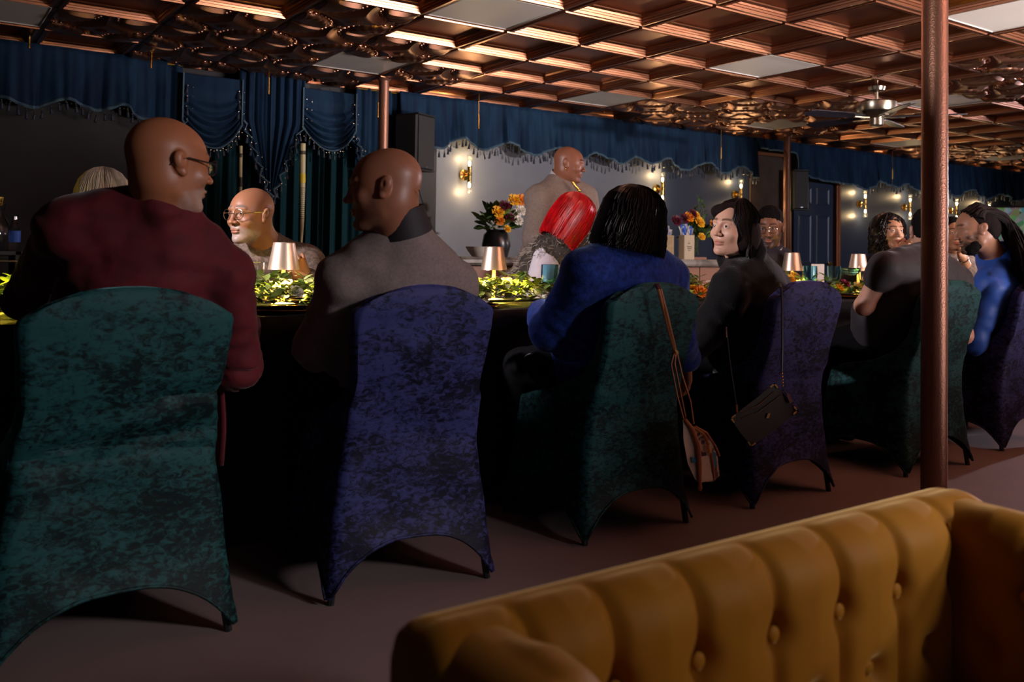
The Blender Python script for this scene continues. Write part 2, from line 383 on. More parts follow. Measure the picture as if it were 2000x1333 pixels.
# tassel, shared by every fringe
tb = MB(); tb.tube([(0, 0, 0), (0, 0, -.022)], .0018, 4); tb.ball((0, 0, -.026), .0075, 6)
tb.lathe([(.0035, -.032), (.010, -.040), (.0085, -.048), (.0125, -.075), (.003, -.0755)], n=7)
ME_TAS = mesh_of('tassel', tb, M_TAS); 
tbb = MB(); tbb.ball((0, 0, -.010), .0048, 6); tbb.ball((0, 0, -.026), .0062, 6); ME_BEA = mesh_of('bead', tbb, M_BEAD)
tcount = [0]
def fringe(root, pts, step):
    acc = 0; last = None
    beads = MB()
    for (a, b_) in zip(pts, pts[1:]):
        a = np.array(a, float); b_ = np.array(b_, float); L_ = np.linalg.norm(b_-a); s = 0
        while acc+L_-s >= step:
            s += step-acc; acc = 0; q = a+(b_-a)*s/L_
            if tcount[0] < 290:
                o = bpy.data.objects.new('tassel', ME_TAS); COL.objects.link(o); o.parent = root
                o.location = tuple(q-np.array(root.location)+np.array([0, 0, random.uniform(-.012, .004)])); o.rotation_euler = (random.uniform(-.1, .1), random.uniform(-.15, .15), 0); tcount[0] += 1
            beads.ball(q+np.array([random.uniform(-.008, .008), -.004, -.018]), .0052, 6)
            beads.ball(q+np.array([step*.5, -.004, -.026+random.uniform(-.01, .01)]), .0045, 6)
        acc += L_-s
    o = obj('fringe_beads', beads, M_BEAD, root, world=True); tag(o, kind='stuff')
def valance(x0, x1, keys, label, group, y=7.03, zt=HC-.01, pl=.018, seed=0, dens=1.0, tas=.062, fr=True):
    t = thing('valance', ((x0+x1)/2, y, zt), label, 'valance', group)
    rs = random.Random(seed); ph = [rs.uniform(0, 6.28) for _ in range(6)]
    def yy(x, v):
        a = math.sin(x*21*dens+ph[0]+1.5*math.sin(x*3.1+ph[1]))+.6*math.sin(x*47*dens+ph[2]+math.sin(x*5+ph[3]))+.35*math.sin(x*90*dens+ph[4])
        return y-.03-pl*(.35+.85*v)*a-.03*v
    nu = int((x1-x0)/.012)
    def fn(u, v):
        x = x0+(x1-x0)*u; zb = keyz(keys, x); z = zt+(zb-zt)*v
        return (x+.01*v*math.sin(x*30), yy(x, v), z)
    b = MB(); b.grid(fn, nu, 10); o = obj('drape', b, M_VAL, t, world=True)
    sm = o.modifiers.new('thick', 'SOLIDIFY'); sm.thickness = .006
    b = MB()
    b.grid(lambda u, v: (x0+(x1-x0)*u+.01*math.sin((x0+(x1-x0)*u)*30), yy(x0+(x1-x0)*u, 1)-.006-.010*math.sin(PI*v), keyz(keys, x0+(x1-x0)*u)-.004+.024*v), nu, 4)
    obj('braid_trim', b, M_TRB, t, world=True)
    if fr:
        xs = np.arange(x0+.02, x1-.01, .02)
        fringe(t, [(x, yy(x, 1)-.01, keyz(keys, x)) for x in xs], tas)
    return t
valance(3.60, 8.36, [(3.6, 2.0), (3.98, 1.93), (4.26, 2.05), (4.46, 1.955), (4.78, 2.05), (5.05, 1.95), (5.38, 2.045), (5.62, 1.95), (5.84, 2.03), (6.22, 1.945), (6.38, 2.045), (6.63, 1.97), (6.86, 2.05), (7.13, 1.94), (7.5, 2.045), (7.78, 1.95), (8.06, 2.045), (8.36, 1.93)], 'long navy velvet valance with scalloped braid hem above the grey wall and sconces', 'navy valances', seed=1)
valance(-1.6, 1.62, [(-1.6, 2.03), (-1.2, 1.95), (-.8, 2.04), (-.3, 1.95), (.1, 2.04), (.53, 2.01), (.71, 1.955), (.94, 2.04), (1.13, 1.98), (1.22, 2.0), (1.30, 2.04), (1.46, 1.95), (1.62, 1.93)], 'navy velvet valance with scalloped hem at the far left above the dark wall', 'navy valances', seed=2)
valance(8.38, 10.55, [(8.38, 2.29), (9.05, 2.28), (9.2, 2.02), (9.6, 1.97), (10.0, 1.96), (10.3, 1.95), (10.55, 1.90)], 'plain pleated navy valance above the navy door', 'navy valances', seed=3, fr=False)
valance(10.5, 14.9, [(10.5, 1.90), (10.6, 1.93), (10.85, 2.04), (11.08, 1.99), (11.25, 1.97), (11.43, 2.03), (11.88, 1.93), (12.3, 2.03), (12.75, 1.93), (13.2, 2.04), (13.6, 1.93), (14.1, 2.03), (14.5, 1.94), (14.9, 2.0)], 'farthest navy valance with scalloped hem over the right-hand sconces', 'navy valances', seed=4, tas=.075)

def curtain(x0, x1, z0, z1, y, m, label, seed, amp=.03, dens=1, cat='curtain', group='long pleated curtains'):
    t = thing('curtain', ((x0+x1)/2, y, z0), label, cat, group)
    rs = random.Random(seed); ph = [rs.uniform(0, 6.28) for _ in range(5)]
    def fn(u, v):
        x = x0+(x1-x0)*u; z = z0+(z1-z0)*v
        a = math.sin(x*52*dens+ph[0]+1.2*math.sin(x*7+ph[1])+.25*math.sin(z*2+ph[2]))+.35*math.sin(x*115*dens+ph[3])
        return (x, y-amp*a, z)
    b = MB(); b.grid(fn, int((x1-x0)/.008), 8); o = obj('cloth', b, m, t, world=True); sm = o.modifiers.new('thick', 'SOLIDIFY'); sm.thickness = .004
    b = MB(); b.tube([(x0, y, z1-.01), (x1, y, z1-.01)], .012, 8); obj('curtain_rod', b, M_BRASS, t, world=True)
    return t
curtain(1.66, 3.5, .01, 2.2, 7.13, M_TEAL, 'dark teal pleated curtain hanging to the floor behind the swags', 1)
curtain(1.60, 1.75, 1.9, HC-.01, 7.05, M_VAL, 'narrow navy side pleats left of the first swag', 2, .018, 1.1, 'drape', 'navy pleated drapes')
curtain(3.20, 3.66, 1.72, HC-.01, 7.05, M_VAL, 'navy pleated drape behind the slim copper column', 4, .018, 1.1, 'drape', 'navy pleated drapes')
# tapering centre drape between swags, V-shaped with braid edges
t = thing('centre_drape', (2.44, 7.04, 1.4), 'navy pleated drape tapering to a point between the two swags, braid edged', 'drape')
def vd(u, v):
    z = HC-.01-(HC-1.36)*v; x_l = 2.17+(.0 if z > 2.03 else (2.03-z)*.38); x_r = 2.72-(.0 if z > 2.03 else (2.03-z)*.42)
    x = x_l+(x_r-x_l)*u; return (x, 7.0-.02*math.sin(u*44)-.008*math.sin(u*97), z)
b = MB(); b.grid(vd, 80, 24); o = obj('drape', b, M_VAL, t, world=True); o.modifiers.new('thick', 'SOLIDIFY').thickness = .005
def braid_line(pts, root, name='braid_trim', w_=.013):
    b = MB(); b.tube(pts, w_, 6, flat=.5); obj(name, b, M_TRB, root, world=True)
def wavy(x0, z0, x1, z1, n, y, amp):
    return [(x0+(x1-x0)*k/n+amp*math.sin(k*1.55), y-.01*math.cos(k*1.55), z0+(z1-z0)*k/n) for k in range(n+1)]
L1 = wavy(2.20, 2.02, 2.44, 1.40, 22, 6.97, .022); L2 = wavy(2.69, 2.02, 2.45, 1.40, 22, 6.97, .022)
braid_line(L1, t); braid_line(L2, t)
fringe(t, L1, .07); fringe(t, L2, .07)
def jabot(x0, z0, x1, z1, label):
    t = thing('jabot', ((x0+x1)/2, 6.97, z1), label, 'drape', 'gathered side tails of the swags')
    Lw = wavy(x0, z0, x1, z1, 18, 6.96, .02); braid_line(Lw, t)
    sgn = 1 if x1 < x0 else -1
    b = MB(); b.grid(lambda u, v: ((x0+(x1-x0)*u)+sgn*.10*v*(1-u), 6.99-.014*math.sin(u*30+v*3), z0+(z1-z0)*u+.06*v), 40, 6); o = obj('drape', b, M_VAL, t, world=True); o.modifiers.new('thick', 'SOLIDIFY').thickness = .005
    fringe(t, Lw, .07)
jabot(1.76, 1.99, 1.62, 1.62, 'gathered braid-edged tail left of the first swag'); jabot(3.17, 1.97, 3.34, 1.58, 'gathered braid-edged tail by the slim copper column')
def swag(x0, x1, zt, zs, zl, label):
    t = thing('swag', ((x0+x1)/2, 6.98, zl), label, 'swag', 'draped navy swags')
    def edge(u): return zs-(zs-zl)*(1-abs(2*u-1)**2.0)
    def fn(u, v):
        c = 1-abs(2*u-1)**2.0
        z = zt+(edge(u)-zt)*v
        fold = math.sin(v*v*5.4*2*PI+.6*u)*(.030*v)*min(1, c*2.2+.15)
        return (x0+(x1-x0)*u, 6.99-.05*c*v-fold, z)
    b = MB(); b.grid(fn, 40, 60); o = obj('drape', b, M_VAL, t, world=True); o.modifiers.new('thick', 'SOLIDIFY').thickness = .004
    E_ = [(x0+(x1-x0)*k/24, 6.975-.05*(1-abs(2*k/24-1)**2), edge(k/24)) for k in range(25)]
    braid_line(E_, t); fringe(t, E_, .05)
    for x in (x0, x1): braid_line([(x, 6.965, zt), (x, 6.965, zs)], t, w_=.009); fringe(t, [(x+.03*(1 if x == x0 else -1), 6.96, zt), (x+.03*(1 if x == x0 else -1), 6.96, zs+.05)], .08)
swag(1.735, 2.19, 2.34, 1.98, 1.775, 'left navy velvet swag above the man with round glasses')
swag(2.695, 3.17, 2.34, 2.02, 1.83, 'right navy velvet swag beside the slim copper column')

# brass droppers hanging from the ceiling in front of the drapery
for k, (x, z, dl) in enumerate(((.667, 2.33, 0), (1.45, 2.30, 0), (2.325, 2.21, 0), (3.267, 2.12, .02), (4.273, 2.12, .20), (7.47, 2.08, .22), (10.775, 2.055, .1))):
    t = thing('hanging_dropper', (x, 6.75, z-dl), 'short brass tube hanging from the ceiling edge ' + ['above the far left valance', 'behind the bald man in the burgundy jacket', 'between the two swags', 'beside the slim copper column', 'right of the loudspeaker', 'near the right end of the long valance', 'left of the large copper column'][k], 'brass rod', 'brass rods along the drapery')
    b = MB(); b.tube([(x, 6.75, z), (x, 6.75, z+.13)], [.009, .007], 10); obj('brass_tube', b, M_BRASS, t, world=True)
    b = MB(); b.tube([(x, 6.75, z+.13), (x, 6.75, HC+.01)], .003, 6); obj('cord', b, M_BRASS, t, world=True)
    if dl: b = MB(); b.tube([(x, 6.75, z-dl), (x, 6.75, z)], .005, 8); obj('black_wand', b, M_BLACK, t, world=True)
M_IV = mat('ivory_pole', (.62, .55, .30), .35, emit=None); M_YB = mat('yellow_band', (.8, .6, .03), .4); M_DW = mat('dark_winding', (.06, .05, .03), .5)
for k, (x, zt, r0) in enumerate(((2.152, 1.80, .013), (2.655, 1.86, .024))):
    t = thing('ivory_pole', (x, 6.86, .0), ['slim ivory pole standing before the teal curtain behind the man with round glasses', 'thicker tapering ivory pole with a yellow band before the teal curtain'][k], 'pole', 'ivory poles in front of the curtain')
    b = MB(); b.tube([(x, 6.86, zt), (x+.005, 6.86, zt-.35), (x+.008, 6.86, zt-.62), (x+.004, 6.86, zt-.90), (x, 6.86, .0)], [r0, r0*.98, r0*.75, r0*.28, r0*.22], 14); obj('shaft', b, M_IV, t, world=True)
    b = MB(); b.tube([(x+.003, 6.86, zt-.245), (x+.005, 6.86, zt-.32)], r0*1.04, 14); obj('band', b, M_YB if k else M_DW, t, world=True)
    if k:
        b = MB()
        for q in range(16): z = zt-.36-q*.0165; rr = r0*(1.0-.22*q/16)*1.02; b.tube([(x+.006, 6.86, z), (x+.006, 6.86, z-.005)], rr, 14)
        obj('winding', b, M_DW, t, world=True)
    b = MB(); b.tube([(x, 6.86, zt-.09), (x, 6.86, zt-.06)], r0*1.05, 14); obj('ferrule', b, M_DW, t, world=True)

# ------------------------------------------------------------------ sconces
def mk_sconce(label):
    t = thing('wall_sconce', (0, 0, 0), label, 'wall lamp', 'brass double sconces')
    Rx = Matrix.Rotation(PI/2, 3, 'X')
    b = MB(); b.lathe([(.05, 0), (.055, .006), (.052, .018), (.03, .024), (.012, .03)], (0, 0, 0), 24, Rx); obj('back_plate', b, M_BRASS, t)
    b = MB(); b.tube([(0, -.02, 0), (0, -.10, 0)], .012, 12); b.tube([(0, -.10, -.055), (0, -.10, .055)], .017, 14); b.ball((0, -.10, 0), .022, 12); obj('arm', b, M_BRASS, t)
    for s in (1, -1):
        b = MB(); b.lathe([(.019, s*.05), (.021, s*.062), (.019, s*.075)], (0, -.10, 0), 16); obj('socket', b, M_BRASS, t)
        b = MB(); b.lathe([(.006, s*.075), (.011, s*.090), (.0135, s*.105), (.010, s*.120), (.0, s*.128)], (0, -.10, 0), 14); obj('bulb', b, M_BULB, t)
    b = MB(); b.shell([(.029, -.185), (.029, .185)], (0, -.10, 0), 24); b.shell([(.0265, .185), (.0265, -.185)], (0, -.10, 0), 24); obj('glass_tube', b, M_TUBE, t)
    return t
sc_x = [(4.40, 'leftmost sconce, right of the black loudspeaker'), (6.92, 'second sconce, above the woman in the blue sweater'), (8.21, 'third sconce, above the woman in black'), (10.70, 'sconce just right of the copper door post'), (11.77, 'sconce above the curly-haired woman'), (13.0, 'sconce showing at the right edge of the large column'), (13.95, 'farthest sconce, beyond the large column')]
s0 = None
for k, (x, nm) in enumerate(sc_x):
    if s0 is None: s0 = mk_sconce('x'); o = s0
    else: o = copy_tree(s0)
    o['label'] = 'brass ' + nm; o.location = (x, WY-.002, 1.735)
    for s in (1, -1):
        l = bpy.data.lights.new('sconce_light', 'POINT'); l.energy = 1.5; l.color = (1, .68, .34); l.shadow_soft_size = .02
        lo = bpy.data.objects.new('sconce_light', l); COL.objects.link(lo); lo.location = (x, WY-.102, 1.735+s*.16)

# ------------------------------------------------------------------ loudspeakers
def speaker(loc, rz, label, h=.50, w_=.27, d=.25):
    t = thing('loudspeaker', loc, label, 'speaker', 'black loudspeakers', rz)
    b = MB(); b.box((0, 0, 0), (w_, d, h), bev=.02); obj('cabinet', b, M_SPK, t, smooth=False)
    b = MB(); b.box((0, -d/2-.004, 0), (w_-.03, .012, h-.04), bev=.004); obj('grille', b, M_SPKG, t, smooth=False)
    for s in (1, -1):
        b = MB(); b.box((0, -d/2+.02, s*(h/2-.006)), (w_-.01, .06, .014), bev=.003); obj('end_cap', b, M_SPK, t, smooth=False)
    b = MB(); b.box((0, -d/2-.012, -h/2+.035), (.03, .004, .012)); obj('badge', b, M_SILV, t, smooth=False)
    b = MB(); b.tube([(0, d/2, 0), (0, d/2+.12, .0)], .015, 8); b.box((0, d/2+.12, 0), (.12, .01, .16)); obj('bracket', b, M_SPK, t)
    return t
speaker((3.70, 6.90, 1.953), .45, 'black loudspeaker beside the slim copper column, left of the first sconce')
speaker((9.14, 6.98, 1.83), -.5, 'smaller black loudspeaker in front of the navy door', .50, .20, .13)

# ------------------------------------------------------------------ ceiling fan
fx, fy = 6.65, 4.31
fan = thing('ceiling_fan', (fx, fy, 2.1), 'brushed nickel ceiling fan with dark blades left of the large column', 'fan')
b = MB(); b.tube([(fx, fy, HC+.06), (fx, fy, 2.30)], .014, 12); obj('downrod', b, M_NICK, fan, world=True)
b = MB(); b.lathe([(.0, .0), (.07, 0), (.06, -.03), (.02, -.045)], (fx, fy, HC+.0), 24); obj('canopy', b, M_NICK, fan, world=True)
b = MB(); b.lathe([(.02, .205), (.14, .20), (.158, .19), (.160, .12), (.150, .105), (.09, .07), (.055, .06)], (fx, fy, 2.105), 40); obj('motor_housing', b, M_NICK, fan, world=True)
b = MB(); b.lathe([(.055, .062), (.055, .0), (.045, -.01), (.0, -.012)], (fx, fy, 2.11), 28); obj('switch_cup', b, M_NICK, fan, world=True)
for k in range(5):
    a = -.95+k*2*PI/5; R = Matrix.Rotation(a, 3, 'Z')
    b = MB(); vs = [(.13, -.03), (.24, -.055), (.60, -.07), (.66, -.05), (.68, 0), (.66, .05), (.60, .07), (.24, .055), (.13, .03)]
    up = [R@Vector((x, y, .012+y*.18)) for x, y in vs]; dn = [q-Vector((0, 0, .008)) for q in up]; n = len(vs)
    b.add([q+Vector((fx, fy, 2.17)) for q in up+dn], [tuple(range(n)), tuple(range(2*n-1, n-1, -1))]+[(i, n+i, n+(i+1) % n, (i+1) % n) for i in range(n)])
    bl = obj('blade', b, M_BLADE, fan, world=True, smooth=False)
    b = MB(); b.box(R@Vector((.15, 0, 0))+Vector((fx, fy, 2.168)), (.14, .03, .008), rot=R); o = obj('blade_arm', b, M_NICK, fan, world=True, smooth=False)

# ------------------------------------------------------------------ long table and black velvet cloth
TX0, TX1, TY0, TY1, TZ = -1.6, 8.4, 3.0, 3.86, .76
t = thing('banquet_table', (3.4, 3.43, 0), 'long banquet table hidden under the black velvet cloth', 'table')
b = MB(); b.box(((TX0+TX1)/2, (TY0+TY1)/2, TZ-.02), (TX1-TX0-.02, TY1-TY0-.02, .028)); obj('tabletop', b, M_BLACK, t, world=True, smooth=False)
for x in (-1.4, 1.0, 3.4, 5.8, 8.2):
    for y in (TY0+.08, TY1-.08):
        b = MB(); b.tube([(x, y, 0), (x, y, TZ-.035)], .014, 8); obj('leg', b, M_NICK, t, world=True)
def cloth_pt(u, v):
    # v: 0 floor front .. top .. floor back
    x = TX0-.012+(TX1-TX0+.024)*u
    prof = [(-.035, .012), (-.018, .35), (-.010, .68), (-.008, .752), (.0, .764), (.03, .766), (.43, .766), (.83, .766), (.86, .764), (.868, .752), (.87, .68), (.878, .35), (.895, .012)]
    k = v*(len(prof)-1); i = min(int(k), len(prof)-2); f = k-i
    y = TY0+prof[i][0]+(prof[i+1][0]-prof[i][0])*f; z = prof[i][1]+(prof[i+1][1]-prof[i][1])*f
    if z < .74:
        s = (1-z/.76); a = .018*math.sin(x*11+math.sin(x*3)*1.5)*s+.008*math.sin(x*29)*s
        y += a if y > 3.4 else -a
        if z > .55: z += .0
    return (x, y, z)
b = MB(); b.grid(cloth_pt, 420, 24); o = obj('tablecloth', b, M_BLK); tag(o, 'black velvet tablecloth covering the whole long table to the floor', 'tablecloth')

# ------------------------------------------------------------------ stretch velvet chair covers
def arch_w(k): return max(0, 1-(abs(k)*1.05)**2.8)
def cover_mesh(seed, folds=(), slouch=0):
    # level: z, half width, y rear, y front, exponent, arch weight
    lv = [(.905, .12, -.122, -.108, 2.6, 0), (.903, .170, -.134, -.096, 2.8, 0), (.893, .198, -.142, -.088, 3.2, 0), (.872, .213, -.144, -.080, 3.6, 0), (.84, .219, -.141, -.072, 4, 0),
          (.78, .219, -.129, -.060, 4.4, 0), (.70, .213, -.111, -.040, 4.6, 0), (.63, .207, -.090, -.010, 4.6, 0), (.56, .209, -.072, .06, 5, 0), (.51, .212, -.058, .17, 5.5, 0), (.475, .216, -.048, .33, 6, 0), (.45, .219, -.044, .405, 7, 0),
          (.40, .224, -.042, .415, 8, 0), (.32, .234, -.042, .424, 9, 0), (.24, .243, -.044, .433, 10, .16), (.17, .251, -.050, .442, 12, .40), (.10, .259, -.060, .452, 14, .66), (.05, .266, -.068, .460, 16, .84), (.02, .270, -.073, .464, 18, .95), (.012, .272, -.075, .466, 18, 1.)]
    N_ = 120; vs = []; fs = []
    dl = []
    for a_, b_ in zip(lv, lv[1:]):                    # subdivide once between levels
        dl.append(a_); 
        if a_[0]-b_[0] > .03:
            for q in (1/3, 2/3): dl.append(tuple(a_[i]+(b_[i]-a_[i])*q for i in range(6)))
    dl.append(lv[-1]); lv = dl
    for (z, hx, yr, yf, n, aw) in lv:
        yc, hy = (yr+yf)/2, (yf-yr)/2
        for k in range(N_):
            g_ = 2*PI*(k+.5)/N_; c, s = math.cos(g_), math.sin(g_)
            x = math.copysign(abs(c)**(2/n), c); y = math.copysign(abs(s)**(2/n), s)
            # even spacing of the boxy rings: blend with the square projection
            m = max(abs(c), abs(s)); xs, ys = c/m, s/m
            q = min(1, (n-2)/5); x, y = x*(1-q)+xs*q, y*(1-q)+ys*q
            if n >= 5:                                  # small corner rounding
                r_ = (abs(x)**14+abs(y)**14)**(1/14); x, y = x/r_, y/r_
            zz = z
            if z > .8: zz -= .055*abs(x)**3.0*min(1, (z-.8)/.1)
            if aw > 0:
                if abs(y) > abs(x): A, kk = (.155 if y < 0 else .11), x
                else: A, kk = .12, y
                zz = z+aw*A*arch_w(kk)*(1-z)*1.0
                if abs(x) >= abs(y): x *= 1-.06*aw*arch_w(y)
                else: y *= 1-.05*aw*arch_w(x)
            px, py = x*hx, yc+y*hy
            vs.append([px, py, zz])
    A_ = np.array(vs); n3 = noise3(A_[:, 0]*3, A_[:, 1]*3, A_[:, 2]*4, seed, 3)
    rear = (A_[:, 1] < -.02).astype(float)
    A_[:, 1] += n3*.005*np.where(A_[:, 2] > .06, 1, .2)
    A_[:, 0] += noise3(A_[:, 1]*3, A_[:, 0]*3, A_[:, 2]*4, seed+9, 2)*.003
    for (z0, sl, dep, wd) in folds:
        e = np.exp(-((A_[:, 2]-z0-sl*A_[:, 0])/wd)**2)*(.6+.5*np.sin(A_[:, 0]*9+z0*40)); A_[:, 1] += rear*dep*e
    for i in range(len(lv)-1):
        for k in range(N_): j = (k+1) % N_; fs.append((i*N_+k, (i+1)*N_+k, (i+1)*N_+j, i*N_+j))
    fs.append(tuple(range(N_)))
    b = MB(); b.add(A_.tolist(), fs); return b
def chair(x, y, rz, m, label, seed, folds=(), sx=1.0, group='velvet covered banquet chairs'):
    t = thing('banquet_chair', (x, y, 0), label, 'chair', group, rz)
    cb = cover_mesh(seed, folds); cb.v = [(a*sx, b_, c) for a, b_, c in cb.v]
    o = obj('stretch_cover', cb, m, t); o.modifiers.new('thick', 'SOLIDIFY').thickness = .004
    for px in (-1, 1):
        for y0, y1 in ((-.045, -.005), (.435, .38)):
            b = MB(); b.tube([(px*.245*sx, y0, .0), (px*.185*sx, y1, .44)], .011, 8); obj('leg', b, M_BLACK, t)
    b = MB()                                            # hem binding round the bottom edge
    N_ = 120; hem = [cb.v[-N_+k] for k in range(N_)]; b.tube(hem+[hem[0]], .0045, 6, cap=False); obj('hem', b, m, t)
    return t
F1 = [(.615, .10, .024, .012), (.52, .12, .034, .022), (.50, -.06, .010, .012), (.40, .05, .005, .02)]
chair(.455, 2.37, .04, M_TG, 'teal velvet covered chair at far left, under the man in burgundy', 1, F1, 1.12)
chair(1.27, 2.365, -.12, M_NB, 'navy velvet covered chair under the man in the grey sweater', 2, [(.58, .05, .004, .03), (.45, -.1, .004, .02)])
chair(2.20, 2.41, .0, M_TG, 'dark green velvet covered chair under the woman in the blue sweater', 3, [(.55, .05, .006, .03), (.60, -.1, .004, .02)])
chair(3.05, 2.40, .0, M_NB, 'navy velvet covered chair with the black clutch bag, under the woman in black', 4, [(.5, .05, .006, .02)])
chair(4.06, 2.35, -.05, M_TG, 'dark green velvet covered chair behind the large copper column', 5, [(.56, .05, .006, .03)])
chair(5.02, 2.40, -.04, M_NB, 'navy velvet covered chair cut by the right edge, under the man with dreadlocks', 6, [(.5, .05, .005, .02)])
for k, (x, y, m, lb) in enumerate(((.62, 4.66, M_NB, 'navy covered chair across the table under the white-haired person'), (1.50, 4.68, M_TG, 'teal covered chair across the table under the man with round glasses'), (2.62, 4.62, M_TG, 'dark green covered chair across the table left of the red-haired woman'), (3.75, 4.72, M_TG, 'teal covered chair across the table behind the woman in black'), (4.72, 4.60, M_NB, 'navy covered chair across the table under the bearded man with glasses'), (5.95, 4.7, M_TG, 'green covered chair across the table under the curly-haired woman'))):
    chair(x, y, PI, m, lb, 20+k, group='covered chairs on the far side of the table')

# ------------------------------------------------------------------ mustard tufted sofa
sofa = thing('sofa', (.94, .60, 0), 'mustard velvet button-tufted sofa, blurred in the right foreground', 'sofa')
PL = [.425+.0, .545, .655, .785, .92, .1055*10, 1.19, 1.33]
def groove(s, PLs, wd=.011):
    d = min(abs(s-p_) for p_ in PLs); i = min(range(len(PLs)), key=lambda q: abs(s-PLs[q]))
    return math.exp(-(d/wd)**2), min(1, d/.065)
def roundprof(t, th, zt, zb_o, zb_i, r=.055):
    """outer bottom -> over the top -> inner bottom; returns (offset from outer face inward, z, normal offset, normal z)"""
    if t < .30: k = t/.30; return 0, zb_o+(zt-r-zb_o)*k, -1, 0
    if t < .45: a = (t-.30)/.15*PI/2; return r-r*math.cos(a), zt-r+r*math.sin(a), -math.cos(a), math.sin(a)
    if t < .50: k = (t-.45)/.05; return r+(th-2*r)*k, zt, 0, 1
    if t < .65: a = (t-.50)/.15*PI/2; return th-r+r*math.sin(a), zt-r+r*math.cos(a), math.sin(a), math.cos(a)
    k = (t-.65)/.35; return th+.0, zt-r-(zt-r-zb_i)*k, 1, 0
def tuft(s, z, PLs, bz, side):
    g_, q = groove(s, PLs); dsp = .012*math.sqrt(q)-.010*g_
    for r_, zz in enumerate(bz):
        cols = PLs if r_ % 2 == 0 else [(a+b_)/2 for a, b_ in zip(PLs, PLs[1:])]
        for p_ in cols:
            d2 = (s-p_)**2+(z-zz)**2
            if d2 < .01: dsp -= .026*math.exp(-d2/.020**2)
    return dsp
ZT, TH = .622, .125
BZ = [.522, .43]
def back_fn(u, v):
    s = .43+(1.455-.43)*u; o_, z, no, nz = roundprof(v, TH, ZT, .06, .30)
    inner = max(0, min(1, (v-.46)/.16)); dsp = tuft(s, z if v > .5 else 9, PL, BZ, 1)*inner
    e = min(1, (s-.43)/.035, (1.455-s)/.035); e = math.sqrt(max(0, e*(2-e)))
    ease = (1-e)*.026
    return (s, .855-o_-no*dsp+ease*(1 if v < .4 else 0)*-1, z+nz*dsp-ease*nz)
b = MB(); b.grid(back_fn, 300, 90); b.f.append(tuple(range(91))); b.f.append(tuple(range(300*91+90, 300*91-1, -1))); o = obj('backrest', b, M_GOLDV, sofa, world=True); back_o = o
def arm_fn(x_out, sgn, th=.125, zt=ZT-.002):
    AP = [-.20, -.06, .08, .22, .36, .50, .62, .745]
    def fn(u, v):
        s = .80+(-.25-.80)*u; o_, z, no, nz = roundprof(v, th, zt, .06, .30)
        inner = max(0, min(1, (v-.45)/.1)) * min(1, max(0, (.735-s)/.05))
        dsp = (tuft(s, z if v > .5 else 9, AP, BZ, 1)*.8)*inner
        if s < -.2: z -= 0
        return (x_out+sgn*(o_+no*dsp), s, z+nz*dsp)
    return fn
b = MB(); b.grid(arm_fn(.43, 1), 200, 70); obj('arm', b, M_GOLDV, sofa, world=True)
b = MB(); b.grid(arm_fn(1.455, -1), 200, 70); obj('arm', b, M_GOLDV, sofa, world=True)
b = MB(); b.box((.94, .24, .30), (.78, .98, .16), bev=.04); obj('seat_cushion', b, M_GOLDV, sofa, world=True)
b = MB(); b.box((.94, .30, .14), (.98, 1.06, .16), bev=.02); obj('base', b, M_GOLDV, sofa, world=True)
for x, y in ((.5, .78), (1.38, .78), (.5, -.15), (1.38, -.15)):
    b = MB(); b.lathe([(.018, 0), (.03, .07)], (x, y, 0), 12); obj('leg', b, M_BLACK, sofa, world=True)
for r_, zz in enumerate(BZ):
    cols = PL[1:-1] if r_ % 2 == 0 else [(a+b_)/2 for a, b_ in zip(PL[1:], PL[2:])]
    for p_ in cols: b = MB(); b.ball((p_, .73+.008, zz), .011, 12, (1, .5, 1)); obj('button', b, M_GOLDV, sofa, world=True)
for sx, xx in ((1, 1.33-.004), (-1, .555+.004)):
    for yy in (.62, .50, .36, .22):
        b = MB(); b.ball((xx, yy, BZ[0]), .011, 12, (.5, 1, 1)); obj('button', b, M_GOLDV, sofa, world=True)
# piping at the corner seams
for pts in ([(.50, .785, .618), (.548, .738, .592)], [(1.38, .785, .618), (1.332, .738, .592), (1.331, .733, .32)]):
    b = MB(); b.tube(pts, .003, 6); obj('seam_piping', b, M_GOLDV, sofa, world=True)

# ------------------------------------------------------------------ marble topped counter
ctr = thing('bar_counter', (5.5, 6.4, 0), 'long counter with grey marble top before the grey wall', 'counter')
b = MB(); b.box((5.5, 6.42, .925), (3.5, .52, .07), bev=.022); obj('marble_top', b, M_MARB, ctr, world=True)
for k in range(5):
    b = MB(); b.box((3.86+.35+k*.69, 6.45, .445), (.68, .40, .886), bev=.004); o = obj('front_panel', b, M_PINKW, ctr, world=True, smooth=False)
b = MB(); b.box((6.55, 6.30, .972), (.30, .14, .024), bev=.003); o = obj('wooden_board', b, M_PINKW, smooth=False); tag(o, 'small wooden board on the marble counter right of the gift bags', 'board')
M_VASEB = mat('black_ceramic', (.012, .012, .014), .3); M_WHITE = mat('white_ceramic', (.65, .62, .56), .35)
M_LF = [mat('leaf_%d' % k, c, .45, sss=0, spec=.4) for k, c in enumerate([(.16, .26, .05), (.30, .38, .08), (.07, .14, .04), (.42, .46, .16)])]
M_STEM = mat('stem', (.10, .14, .04), .6)
M_PET = {'yellow': mat('petal_yellow', (.85, .45, .02), .5), 'orange': mat('petal_orange', (.80, .26, .02), .5), 'white': mat('petal_white', (.80, .77, .70), .5), 'burgundy': mat('petal_burgundy', (.10, .004, .02), .5), 'red': mat('petal_red', (.65, .02, .03), .5), 'magenta': mat('petal_magenta', (.30, .01, .08), .5)}
